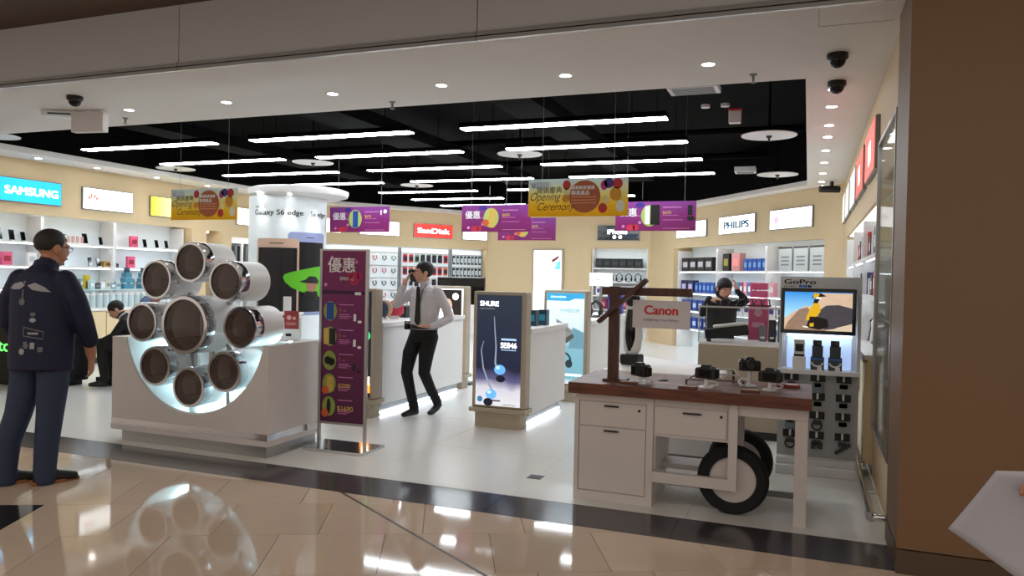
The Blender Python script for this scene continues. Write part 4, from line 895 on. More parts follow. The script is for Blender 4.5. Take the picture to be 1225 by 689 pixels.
t = thing('beige_cabinet', 'tall plain beige display plinth beside the black counter', 'plinth', (-9.95, 7.66, 0)); bx('body', CREAM, t, -.3, .2, -.22, .25, .06, 1.3, .004); bx('plinth', DGREY, t, -.28, .18, -.2, .23, 0, .06); bx('knob_plate', BLK_P, t, .05, .08, -.225, -.22, 1.1, 1.13)
# protos for merchandise
def proto_phone():
    t = thing('display_phone', None, 'phone'); bx('stand', pm('clear_acrylic', (214, 226, 230), .2), t, -.03, .03, -.03, .04, 0, .015); M = Matrix.Rotation(R(-14), 4, 'X')
    MB().box(-.036, .036, -.006, .004, .012, .16, M).build('phone', BLK_P, t); MB().box(-.032, .032, -.0085, -.006, .022, .15, M).build('screen', BLK_G, t); return t
def proto_box(name, w_, d, h, mat, pmat, label=None):
    t = thing(name, label, 'box'); bx('carton', mat, t, -w_/2, w_/2, -d/2, d/2, 0, h, .002); decal(t, 'front_print', pmat, [rect(-w_*.32, w_*.32, h*.3, h*.7)], -d/2-.0002); return t
PK = pm('promo_pink', (214, 84, 120), .45); 
ph = proto_phone(); first = True
for x, z, s in ((2.86, 1.905, 1.25), (3.06, 1.905, 1.1), (3.24, 1.905, .95), (3.95, 1.905, 1.0), (4.32, 1.905, 1.2), (4.62, 1.905, .9), (5.55, 1.905, 1.0), (5.82, 1.905, 1.0), (6.05, 1.905, 1.0), (4.42, 1.54, 1.), (4.58, 1.54, 1.), (3.75, 1.54, 1.), (3.9, 1.54, .9), (3.6, 1.905, .9), (2.5, 1.905, 1.), (6.15, 1.54, .9)):
    put(wl, ph, x, .28, z, ('black phone on a clear stand on the upper shelf of the left wall' if z > 1.8 else 'black phone on a clear stand on the middle shelf of the left wall'), 'phones on the left wall shelves', first, scale=(s, s, s)); first = False
tr = thing('phone_tray', 'white tray with four small rose gold phones on the upper shelf', 'tray'); bx('tray', WHITE, tr, -.2, .2, -.06, .06, 0, .02); 
for k in range(4): bx('rose_phone', pm('rose_gold', (196, 150, 140), .3), tr, -.17+.085*k, -.12+.085*k, -.03, -.02, .02, .13, .003)
put(wl, tr, 4.12, .28, 1.905, first=True)
pkb = proto_box('pink_carton', .16, .05, .2, PK, pm('dark_red_print', (150, 30, 50), .5))
put(wl, pkb, 5.3, .3, 1.905, 'pink carton on the upper shelf beside three black phones', 'pink cartons on the left wall', True); put(wl, pkb, 5.24, .3, 1.54, 'pink carton on the middle shelf under the other pink carton', 'pink cartons on the left wall'); put(wl, pkb, 2.98, .3, 1.54, 'pink carton on the middle shelf under the cyan sign', 'pink cartons on the left wall'); put(wl, pkb, 2.72, .3, 1.2, 'pink carton on the lowest shelf under the cyan sign', 'pink cartons on the left wall')
cam_p = thing('pocket_camera', None, 'camera'); bx('body', BLK_P, cam_p, -.055, .055, -.018, .018, 0, .065, .006); MB().cyl((.01, -.04, .032), (.01, -.018, .032), .024).build('lens', DGREY, cam_p, smooth=True); bx('flash', BLK_P, cam_p, -.02, .02, -.012, .012, .065, .08, .003)
first = True
for k, (x, z) in enumerate(((5.7, 1.54), (5.86, 1.54), (6.02, 1.54), (4.9, 1.54), (3.62, 1.2), (5.0, 1.2), (4.7, .88))):
    put(wl, cam_p, x, .27, z, 'black pocket camera displayed on the left wall shelves', 'pocket cameras on the left wall', first); first = False
gold = proto_box('gold_gift_box', .18, .12, .1, pm('gold_foil', (176, 140, 80), .3), pm('brown_print', (90, 60, 40), .5), 'gold gift box on the middle shelf next to two phones'); put(wl, gold, 4.72, .28, 1.54, first=True)
tq = thing('tier_display', None, 'display'); TEAL = pm('teal_plastic', (70, 132, 158), .35)
for k, (w_, h) in enumerate(((.2, .0), (.17, .1), (.12, .19))): bx('tier', TEAL, tq, -w_/2, w_/2, -.06, .06, h, h+.085, .008)
bx('topper', pm('teal_dark', (34, 70, 90), .35), tq, -.04, .04, -.03, .03, .275, .36, .006)
put(wl, tq, 4.85, -.05, .88+.3, 'teal tiered accessory display beside a white card on the counter', 'teal displays on the left counter', True); put(wl, tq, 5.2, -.05, .88+.3, 'teal tiered accessory display nearest the kiosk drums', 'teal displays on the left counter')
cr_ = thing('counter_riser', 'pale glass riser shelf standing on the left counter', 'riser', *([(0, 0, 0)])); bx('plate', pm('pale_glass_green', (190, 216, 214), .15), cr_, -.75, .75, -.14, .14, .285, .3)
for sx in (-.65, .65): bx('riser_leg', pm('pale_glass_green', (190, 216, 214), .15), cr_, sx-.02, sx+.02, -.12, .12, 0, .285)
put(wl, cr_, 4.75, -.05, .88, first=True)
wb_ = thing('clear_canister', None, 'canister'); MB().lathe([(.05, 0), (.052, .01), (.052, .2), (.045, .205)], n=14).build('jar', pm('frosted_clear', (196, 212, 214), .2), wb_, smooth=True); MB().lathe([(.05, .205), (.05, .235)], n=14).build('lid', WHITE_M, wb_, smooth=True)
first = True
for k in range(13):
    put(wl, wb_, 3.55+.125*k, -.2, .88, 'frosted clear canister in the row on the left counter', 'canisters on the left counter', first); first = False
yb = thing('yellow_carton', 'tall slim yellow carton standing on the left counter', 'box'); bx('carton', pm('mustard_card', (190, 170, 40), .5), yb, -.045, .045, -.03, .03, 0, .42, .003); decal(yb, 'carton_print', pm('olive_print', (110, 100, 20), .5), [rect(-.03, .03, .2, .34)], -.0302); put(wl, yb, 4.15, .05, .88+.0, first=True, scale=(1, 1, 1.25))
wc_ = proto_box('white_carton', .14, .06, .2, WHITE, pm('pale_grey_print', (180, 190, 196), .5)); first = True
for k, (x, z) in enumerate(((3.7, 1.2), (3.85, 1.2), (5.5, 1.2), (5.7, 1.2), (2.5, 1.54), (3.3, 1.54), (5.45, .88), (5.65, .88), (5.9, .88))):
    put(wl, wc_, x, .2 if z > 1 else -.2, z, 'white carton with pale print displayed along the left wall', 'white cartons on the left wall', first); first = False
for k, (x, c, lab) in enumerate(((5.25, (120, 70, 60), 'brown tilted pouch on the left counter beside the drums'), (5.05, (70, 84, 110), 'dark blue pouch on the left counter beside the brown pouch'))):
    t = thing('pouch', lab, 'pouch'); MB().tube([(-.09, 0, .08), (0, 0, .1), (.09, 0, .12)], [(.04, .03), (.08, .05), (.04, .03)], 14, flat=(0, 0, 1)).build('body', pm('pouch_%d' % k, c, .6), t, smooth=True); bx('base', WHITE, t, -.06, .06, -.04, .04, 0, .05); put(wl, t, x, -.28, .88, first=True)
# cabinet niches further back on the left wall
t = thing('niche_light', 'small bright spot lamp at the top of the narrow left niche', 'lamp', wpos(wl, 6.97, .2, 2.33)[0]); MB().cyl((0, 0, 0), (0, 0, -.06), .04).build('can', WHITE_M, t, smooth=True); MB().cyl((0, 0, -.06), (0, 0, -.063), .034).build('lens', MATS['downlight_lens'], t)
sm = proto_box('black_speaker', .12, .1, .16, BLK_P, DGREY); put(wl, sm, 6.88, .2, 1.9, 'small black speaker in the narrow left niche', 'speakers in the narrow niche', True); put(wl, sm, 7.06, .2, 1.9, 'small black speaker in the narrow left niche', 'speakers in the narrow niche')
t = thing('niche_shelf', 'short white shelf inside the narrow left niche', 'shelf', *wpos(wl, 6.97, 0, 1.9)); bx('board', WHITE, t, -.22, .22, .05, .48, -.03, 0); bx('lip', STEEL, t, -.22, .22, .045, .05, -.03, 0)
for k, lab in enumerate(('white cabinet frame with hanging straps beside the narrow niche', 'white cabinet frame with hanging straps nearest the white column')):
    p, rz = wpos(wl, 8.0+.95*k, 0, 0); t = thing('strap_cabinet', lab, 'cabinet', p, rz)
    bx('frame', WHITE, t, -.45, .45, .2, .45, 0, .3); bx('frame', WHITE, t, -.45, .45, .2, .45, 2.1, 2.24)
    for x in (-.45, -.03, .39): bx('upright', WHITE, t, x, x+.06, .2, .45, .3, 2.1)
    bx('mid_rail', WHITE, t, -.45, .45, .2, .22, 1.42, 1.46)
    for j in range(8):
        bx('strap', (BLK_P, DGREY, GREY)[(j+k) % 3], t, -.36+.09*j+(.06 if j > 3 else 0), -.31+.09*j+(.06 if j > 3 else 0), .22, .26, 1.5, 2.05, .006); bx('strap', (DGREY, BLK_P, GREY)[j % 3], t, -.36+.09*j+(.06 if j > 3 else 0), -.31+.09*j+(.06 if j > 3 else 0), .22, .26, .95, 1.4, .006)
# ---------------------------------------------------------------- peg walls at the back left
for k, (a, b, lab) in enumerate(((.3, 2.44, 'white peg panel of hanging cables under the blank white sign'), (2.5, 3.88, 'white peg panel of bright packs under the red sign'), (3.95, 4.88, 'white peg panel of slim packs beside the glowing wall poster'))):
    p, rz = wpos(wcl, (a+b)/2, 0, 0); t = thing('peg_panel', lab, 'panel', p, rz); w_ = (b-a)/2
    bx('board', PANELW, t, -w_, w_, .2, .28, .9, 2.2)
    for sx in (-1, 1): bx('edge_strip', GREY, t, sx*w_-.012, sx*w_+.012, .17, .2, .9, 2.2)
    for z in (2.06, 1.73, 1.42, 1.12): bx('peg_rail', STEEL, t, -w_+.02, w_-.02, .185, .2, z, z+.015)
    bx('lower_cabinet', WHITE, t, -w_, w_, -.3, .28, 0, .9)
hp = {}
def hang(kind, col, wd, hh):
    key = (kind, col, wd)
    if key not in hp:
        t = thing('hanging_pack', None, 'pack'); m = pm('pack_ink_%d_%d_%d' % col, col, .4)
        if kind == 'cable':
            bx('header_card', INK_W, t, -wd/2, wd/2, -.006, 0, -.05, 0); MB().tube([(-wd*.3, -.015, -.06), (-wd*.4, -.02, -.12), (0, -.02, -.17), (wd*.4, -.02, -.12), (wd*.25, -.015, -.05)], .012, 7).build('cable_loop', m, t, smooth=True)
        else:
            bx('card', m, t, -wd/2, wd/2, -.006, 0, -hh, 0); bx('blister', pm('blister_clear', (206, 214, 220), .15) if kind == 'slim' else pm('pack_dark', (40, 40, 48), .3), t, -wd*.34, wd*.34, -.03, -.006, -hh*.8, -hh*.25, .004)
        MB().cyl((0, .0, .012), (0, -.08, .012), .004, n=5).build('hook', STEEL, t)
        hp[key] = [t, True]
    return hp[key]
def hang_row(x0, n, dx, z, kind, cols, wd, hh, label, group):
    for k in range(n):
        e = hang(kind, cols[k % len(cols)], wd, hh); put(wcl, e[0], x0+dx*k, .178, z, label, group, e[1]); e[1] = False
K_, R_, W_, G_, B_, O_ = (34, 34, 38), (196, 44, 56), (200, 204, 206), (120, 150, 120), (46, 60, 96), (210, 110, 80)
rows = ((2.04, 'top'), (1.72, 'second'), (1.41, 'third'), (1.11, 'lowest'))
for (z, rn), cs1, cs2, cs3 in zip(rows, ((R_, R_, K_, G_), (O_, R_, R_, K_), (K_, K_), (R_, K_, W_)), ((R_, R_, G_, K_, K_, K_, K_), (R_, O_, O_, R_, R_, R_), (O_, W_, K_), (W_, B_)), ((K_, (70, 76, 84)), (K_, K_, (90, 90, 96)), (R_, K_, (80, 84, 92)), (B_, K_))):
    hang_row(.55, 8, .25, z, 'cable', cs1, .13, .2, 'looped cable pack on the %s rail of the cable peg panel' % rn, 'cable packs, %s rail' % rn)
    hang_row(2.62, 8, .165, z, 'card', cs2, .12, .2, 'bright carded pack on the %s rail under the red sign' % rn, 'carded packs, %s rail' % rn)
    hang_row(4.02, 8, .112, z, 'slim', cs3, .08, .22, 'slim blister pack on the %s rail of the end peg panel' % rn, 'slim packs, %s rail' % rn)
# back wall: glowing poster and niche shelves
p, rz = wpos(wb, 1.72, 0, 0); t = thing('wall_poster', 'tall glowing white wall poster with small pastel print', 'poster', p, rz)
bx('frame', TAUPE, t, -.43, .43, -.06, 0, .3, 2.27, .008); bx('face', FACE_W, t, -.375, .375, -.065, -.06, .36, 2.22)
decal(t, 'print', pm('poster_dark_print', (120, 60, 70), .5, emit=.4), [[(.1, 1.98), (.3, 2.1), (.32, 2.04), (.14, 1.9)]], -.065); decal(t, 'print', pm('poster_cyan_print', (110, 190, 220), .5, emit=.7), [[(.18, 1.72), (.36, 1.74), (.36, 1.98), (.26, 1.94)]], -.066)
decal(t, 'print', pm('poster_tan_print', (236, 200, 180), .5, emit=.8), [disc(-.1, 1.4, .08), disc(.1, 1.65, .03), rect(-.2, -.05, 1.5, 1.53), disc(-.2, 1.05, .03)], -.065)
p, rz = wpos(wb, 3.585, 0, 0); t = thing('shelf_unit', 'white niche shelf unit under the black sign', 'shelf', p, rz)
for sx in (-1, 1): bx('side_panel', WHITE, t, sx*.7-.02, sx*.7+.02, .1, .38, 0, 2.28)
for z in (1.8, 1.45, 1.1, .75, .4): bx('shelf', WHITE, t, -.68, .68, .08, .38, z-.03, z)
def wb_items(z, n, x0, dx, proto, label, group):
    for k in range(n): put(wb, proto, x0+dx*k, .2, z, label, group, k == 0)
b1 = proto_box('black_carton', .19, .12, .24, BLK_P, DGREY); wb_items(1.8, 6, 3.05, .2, b1, 'black carton in the top row under the black sign', 'black cartons, top row of the back niche')
b2 = thing('headphone_display', None, 'headphones'); MB().tube([(-.07, 0, .08), (-.075, 0, .16), (0, 0, .22), (.075, 0, .16), (.07, 0, .08)], .012, 8).build('headband', BLK_P, b2, smooth=True)
for sx in (-1, 1): MB().ell((sx*.07, 0, .07), (.025, .04, .05)).build('ear_cup', BLK_P, b2, smooth=True)
bx('stand', DGREY, b2, -.05, .05, -.05, .05, 0, .02)
wb_items(1.45, 5, 3.08, .24, b2, 'black headphones on the second shelf under the black sign', 'headphones in the back niche')
b3 = proto_box('white_blue_carton', .16, .1, .24, WHITE, pm('violet_blue_print', (70, 70, 160), .5)); wb_items(1.1, 6, 3.05, .19, b3, 'white and violet carton on the third shelf under the black sign', 'violet cartons in the back niche')
b4 = proto_box('red_carton', .2, .12, .26, pm('dark_red_box', (130, 40, 60), .4), pm('pink_box_print', (220, 120, 140), .5)); wb_items(.75, 4, 3.15, .27, b4, 'dark red carton on the fourth shelf under the black sign', 'red cartons in the back niche')
b5 = proto_box('grey_carton', .2, .12, .26, GREY, WHITE); wb_items(.4, 4, 3.15, .27, b5, 'grey carton on the lowest shelf under the black sign', 'grey cartons in the back niche')
# back right wall: three shelf bays with boxed goods
for k, (a, b) in enumerate(((1.27, 3.0), (3.01, 4.78), (4.79, 6.55))):
    shelf_unit(wcr, a, b, (1.735, 1.25, .85, .45), ('white shelf bay beside the beige corner of the back wall', 'white shelf bay under the teal lettered sign', 'white shelf bay under the sign with pink spot')[k], 'shelf bays on the back right wall', y0=.1, zt=2.2, zb=0.)
def cr_items(z, x0, n, dx, proto, label, group, y=.24, flag=[None]):
    for k in range(n): put(wcr, proto, x0+dx*k, y, z, label, group, k == 0)
q = proto_box('black_carton', .32, .15, .3, BLK_P, pm('silver_print', (190, 190, 196), .4)); cr_items(1.735, 1.5, 4, .35, q, 'large black carton with silver spot on the top shelf', 'large black cartons on the back right wall')
q = proto_box('black_yellow_carton', .24, .14, .36, BLK_P, pm('olive_yellow_print', (170, 160, 70), .5), 'black carton with olive yellow print beside pink carton'); cr_items(1.735, 3.25, 1, .3, q, None, None)
q = proto_box('rose_carton', .3, .14, .36, pm('salmon_card', (216, 150, 146), .5), pm('rose_print', (200, 100, 110), .5), 'salmon pink carton on the top shelf under the teal sign'); cr_items(1.735, 3.62, 1, .3, q, None, None)
q = proto_box('blue_pack', .13, .1, .24, pm('royal_blue_card', (44, 84, 168), .45), pm('sky_print', (120, 170, 220), .5)); cr_items(1.735, 3.95, 5, .16, q, 'royal blue pack in the top row under the teal sign', 'blue packs, top shelf of the back right wall')
pw = thing('white_panel_card', None, 'card'); bx('panel', pm('grey_card', (196, 200, 200), .5), pw, -.2, .2, -.01, .01, 0, .44, .002); bx('header_strip', DGREY, pw, -.2, .2, -.014, -.01, .41, .44); decal(pw, 'card_print', GREY, [rect(-.12, .12, .1+.07*j, .13+.07*j) for j in range(3)], -.0102)
for k in range(3): put(wcr, pw, 5.1+.46*k, .3, 1.735, 'pale grey information card on the top shelf under the pink spot sign', 'information cards on the top shelf', k == 0)
q = proto_box('navy_carton', .26, .14, .28, pm('navy_card', (40, 44, 84), .45), pm('lilac_print', (190, 180, 220), .5)); cr_items(1.25, 1.45, 2, .3, q, 'navy carton with lilac print on the second shelf', 'navy cartons on the back right wall')
q2 = copy_tree(bpy.data.objects['blue_pack']); cr_items(1.25, 2.0, 5, .17, q2, 'royal blue pack in the second row beside navy cartons', 'blue packs, second shelf of the back right wall')
for k in range(12):
    c = ((70, 110, 180), (200, 80, 110), (190, 196, 206), (60, 150, 170), (150, 70, 130), (230, 150, 160))[k % 6]
    cn = ('steel blue', 'rose red', 'pale grey', 'teal', 'plum', 'soft pink')[k % 6]; t = proto_box('colour_pack', .12, .09, .26, pm('pack_card_%d_%d_%d' % c, c, .45), INK_W); put(wcr, t, 3.2+.15*k, .24, 1.25, cn+' pack in the mixed colour row under the teal lettered sign', 'mixed packs on the second shelf', True)
q3 = proto_box('deep_blue_carton', .2, .12, .24, pm('deep_blue_card', (40, 66, 140), .45), pm('pale_blue_print', (190, 206, 236), .5)); cr_items(.85, 1.45, 6, .25, q3, 'deep blue carton on the third shelf of the back right wall', 'deep blue cartons, third shelf')
q4 = copy_tree(q3); cr_items(.45, 1.45, 6, .25, q4, 'deep blue carton on the fourth shelf of the back right wall', 'deep blue cartons, fourth shelf')
q5 = proto_box('white_navy_carton', .22, .12, .24, WHITE, pm('navy_print', (50, 60, 120), .5)); cr_items(.85, 3.2, 8, .28, q5, 'white carton with navy print on the third shelf', 'white navy cartons, third shelf')
q6 = proto_box('grey_navy_carton', .24, .12, .26, pm('pale_grey_card', (180, 186, 196), .45), pm('navy_print', (50, 60, 120), .5)); cr_items(.45, 3.2, 8, .3, q6, 'pale grey carton with navy print on the fourth shelf', 'grey navy cartons, fourth shelf')
# ---------------------------------------------------------------- right wall
for k, (a, b) in enumerate(((1.32, 3.05), (3.06, 4.8), (4.81, 6.58))):
    shelf_unit(wr, a, b, (1.78, 1.42), ('white wall shelf bay near the back corner of the right wall', 'white wall shelf bay in the middle of the right wall', 'white wall shelf bay beside the glass wall case')[k], 'shelf bays on the right wall', depth=.45, y0=.0, zt=2.15)
for k in range(4):
    p, rz = wpos(wr, 1.65+1.32*k+.32, 0, 0)
    t = thing('base_cabinet', ('cream base cabinet at the back of the right wall', 'cream base cabinet second from the back of the right wall', 'cream base cabinet behind the tall grey display stand', 'cream base cabinet beside the glass wall case')[k], 'cabinet', p, rz, 'cream cabinets along the right wall')
    bx('body', CREAM, t, -.655, .655, -.05, .42, .1, .92); bx('plinth', DGREY, t, -.655, .655, 0, .42, 0, .1)
    for sx in (-1, 1): d = bx('door', CREAM, t, sx*.327-.32, sx*.327+.32, -.068, -.05, .12, .9, .002); bx('handle', STEEL, d, sx*.06-.008, sx*.06+.008, -.085, -.068, .6, .72)
p, rz = wpos(wr, 3.95, 0, .92); t = thing('worktop', 'white worktop with black front edge along the right wall', 'worktop', p, rz); bx('slab', WHITE, t, -2.63, 2.62, -.075, .42, 0, .04, .003); bx('black_edge', BLK_P, t, -2.63, 2.62, -.08, -.075, -.02, .04)
cl = ((190, 50, 44), (60, 70, 110), (40, 40, 44), (200, 90, 70), (196, 200, 204))
for k in range(10):
    c = cl[(k*2) % 5]; t = proto_box('red_blue_carton', .16, .12, .2+.03*(k % 3), pm('rw_card_%d_%d_%d' % c, c, .45), INK_W); put(wr, t, 3.3+.3*k, .1, 1.78, ('red', 'navy', 'black', 'orange', 'pale grey')[(k*2) % 5]+' carton in the row on the upper right wall shelf', 'cartons on the upper right wall shelf', True)
for k in range(10):
    c = cl[(k*3+1) % 5]; t = proto_box('mixed_carton', .16, .12, .16+.03*(k % 3), pm('rw_card_%d_%d_%d' % c, c, .45), INK_W); put(wr, t, 3.3+.3*k, .1, 1.42, ('red', 'navy', 'black', 'orange', 'pale grey')[(k*3+1) % 5]+' carton in the row on the lower right wall shelf', 'cartons on the lower right wall shelf', True)
for k in range(9):
    t = thing('appliance', 'small white and black appliance on the right wall worktop', 'appliance', group='appliances on the right worktop'); MB().lathe([(.06, 0), (.065, .02), (.05, .14), (.055, .2), (.03, .24)], n=16).build('body', WHITE if k % 2 else BLK_P, t, smooth=True); bx('base', BLK_P, t, -.07, .07, -.05, .05, 0, .02); MB().tube([(.05, 0, .05), (.1, 0, .08), (.1, 0, .16), (.05, 0, .19)], .01, 7).build('handle', BLK_P, t, smooth=True); put(wr, t, 3.4+.35*k, .12, .96, None, None, True)
# glass wall case nearest the entrance
p, rz = wpos(wr, 7.395, 0, 0); t = thing('glass_wall_case', 'tall steel framed glass wall case beside the brown pillar', 'display case', p, rz)
for a in ((-.65, -.62, .43, 2.6), (.62, .65, .43, 2.6)): bx('frame_post', STEEL, t, a[0], a[1], -.03, .0, a[2], a[3])
for z in (.43, 2.57): bx('frame_rail', STEEL, t, -.62, .62, -.03, 0, z, z+.03)
bx('pane', glass_mat('case_glass', (70, 84, 86), .02, .22), t, -.62, .62, -.016, -.01, .46, 2.57)
for z in (.8, 1.25, 1.7, 2.15): bx('glass_shelf', pm('shelf_glass', (190, 214, 214), .1), t, -.62, .62, .03, .4, z, z+.012)
bx('lit_card', GLOW_S, t, -.45, .3, .35, .36, 1.72, 1.95)
for k, (x, z, lab) in enumerate(((-.2, 2.162, 'grey tripod head on the top glass shelf of the wall case'), (.1, 1.262, 'grey strap pack on the middle glass shelf of the wall case'), (-.3, .812, 'grey strap pack on the lowest glass shelf of the wall case'))):
    u = thing('case_item', lab, 'accessory'); bx('base', DGREY, u, -.06, .06, -.05, .05, 0, .02, .004); MB().tube([(0, 0, .02), (0, 0, .1), (.05, 0, .16), (.1, 0, .17)], [.02, .018, .025, .015], 10).build('arm', GREY, u, smooth=True); put(wr, u, 7.395+x, .2, z, None, None, True)
t = thing('bumper_rail', 'steel tube bumper rail low along the right wall', 'rail', (.392, 5.15, 0))
MB().tube([(.095, 0, .1), (.02, .0, .1), (0, .03, .1), (0, .1, .1), (0, 3.2, .1), (.03, 3.24, .1), (.07, 3.25, .1)], .024, 12).build('tube', CHROME, t, smooth=True)
for y in (.6, 1.6, 2.6): MB().cyl((0, y, .1), (.075, y, .1), .012, n=8).build('bracket', STEEL, t, smooth=True)
MB().lathe([(.032, -.03), (.032, .03)], (.0, .03, .1), 16, 'y').build('end_collar', CHROME, t, smooth=True)

# ---------------------------------------------------------------- black phone counter and platform on the left
hc = thing('black_counter', 'black gloss counter with green htc lettering standing behind the man in the navy jacket', 'counter', (-9.33, 6.75, 0))
bx('body', BLK_P, hc, -.55, .55, 0, .6, .06, .78, .01); bx('plinth', BLACK, hc, -.5, .5, .05, .55, 0, .06); bx('top', BLK_G, hc, -.57, .57, -.02, .62, .78, .8, .004)
text(hc, 'lettering', 'htc', pm('green_led_letter', (90, 230, 90), .4, emit=2.2), -.42, .44, -.001, .15, w=.3, bold=.012)
pf = thing('low_platform', 'low matt black platform under the crouching person', 'platform', (-8.2, 7.65, 0)); bx('deck', BLACK, pf, -.45, .6, -.3, .5, .02, .1, .004); bx('skirt', BLACK, pf, -.42, .57, -.27, .47, 0, .02)
small = ((206, 214, 218, 'pale grey'), (120, 150, 170, 'dusty blue'), (60, 64, 72, 'charcoal'), (196, 190, 170, 'ivory'), (170, 200, 206, 'pale teal'))
for k in range(14):
    r_, g_, b_, cn = small[(k*3) % 5]; t = proto_box('small_carton', .09, .06, .1+.02*(k % 3), pm('small_card_%d' % ((k*3) % 5), (r_, g_, b_), .45), GREY if k % 2 else WHITE)
    z = 1.2 if k < 8 else 1.18; put(wl, t, (3.98+.115*k+(.75 if k > 3 else 0)) if k < 8 else 4.15+.1*(k-8), .24 if k < 8 else -.06, z, cn+(' small carton on the lowest shelf of the left wall' if k < 8 else ' small carton on the glass riser of the left counter'), 'small cartons on the left wall', True)
# ---------------------------------------------------------------- goods on the kiosk counters
for x, y, lab in ((-2.85, 7.6, 'cyan and black gadget carton at the front of the earphone kiosk counter'), (-2.75, 7.75, 'cyan and black gadget carton in the middle of the earphone kiosk counter'), (-2.7, 7.95, 'cyan and black gadget carton at the back of the earphone kiosk counter')):
    t = proto_box('gadget_carton', .1, .1, .17, pm('slate_cyan', (50, 84, 104), .35), pm('cyan_print', (70, 180, 210), .5), lab); t.location = (x, y, 1.0)
hpk = copy_tree(b2); first = True
for x, y in ((-2.72, 9.7), (-2.66, 9.95), (-2.7, 10.2)): place(hpk, (x, y, 1.0), 20, 'black headphones on a stand on the pale blue kiosk counter', 'headphones on the pale blue kiosk counter', first); first = False
t = thing('lit_sign_cube', 'small white lit sign block standing over the kiosk counter', 'sign', (-2.75, 10.6, 1.0), 0); bx('post', STEEL, t, -.015, .015, -.015, .015, 0, .42); bx('block', GLOW_S, t, -.16, .16, -.03, .03, .42, .6, .004); decal(t, 'block_print', GREY, [rect(-.08, .08, .5, .51)], -.0302)
for k, (y, c) in enumerate(((10.9, (70, 60, 150)), (11.1, (110, 100, 190)), (11.3, (70, 60, 150)))):
    t = proto_box('violet_carton', .12, .12, .3, pm('violet_card_%d' % k, c, .45), WHITE); t.location = (-2.65, y, 1.0); tag(t, 'white and violet carton at the far end of the kiosk counter', None, 'violet cartons on the kiosk counter')
for k, (x, y, c, lab) in enumerate(((-4.5, 7.5, (40, 52, 70), 'dark blue oval pouch on the counter beside the walking man'), (-4.5, 7.85, (200, 60, 80), 'red oval pouch on the counter beside the walking man'), (-4.55, 7.68, (190, 150, 120), 'tan oval pouch between the blue and red pouches'))):
    t = thing('oval_pouch', lab, 'pouch', (x, y, 1.0), 20); MB().ell((0, 0, .11), (.1, .05, .12), M=Matrix.Rotation(R(25), 3, 'Y')).build('pouch', pm('oval_pouch_%d' % k, c, .6), t, smooth=True); bx('stand', WHITE, t, -.05, .05, -.04, .04, 0, .04)
for k in range(3):
    t = proto_box('black_gadget', .16, .1, .14, BLK_P, GREY); t.location = (-4.6, 8.2+.22*k, 1.0); tag(t, 'black gadget carton on the counter of the black lightbox kiosk', None, 'black cartons on the kiosk counter')
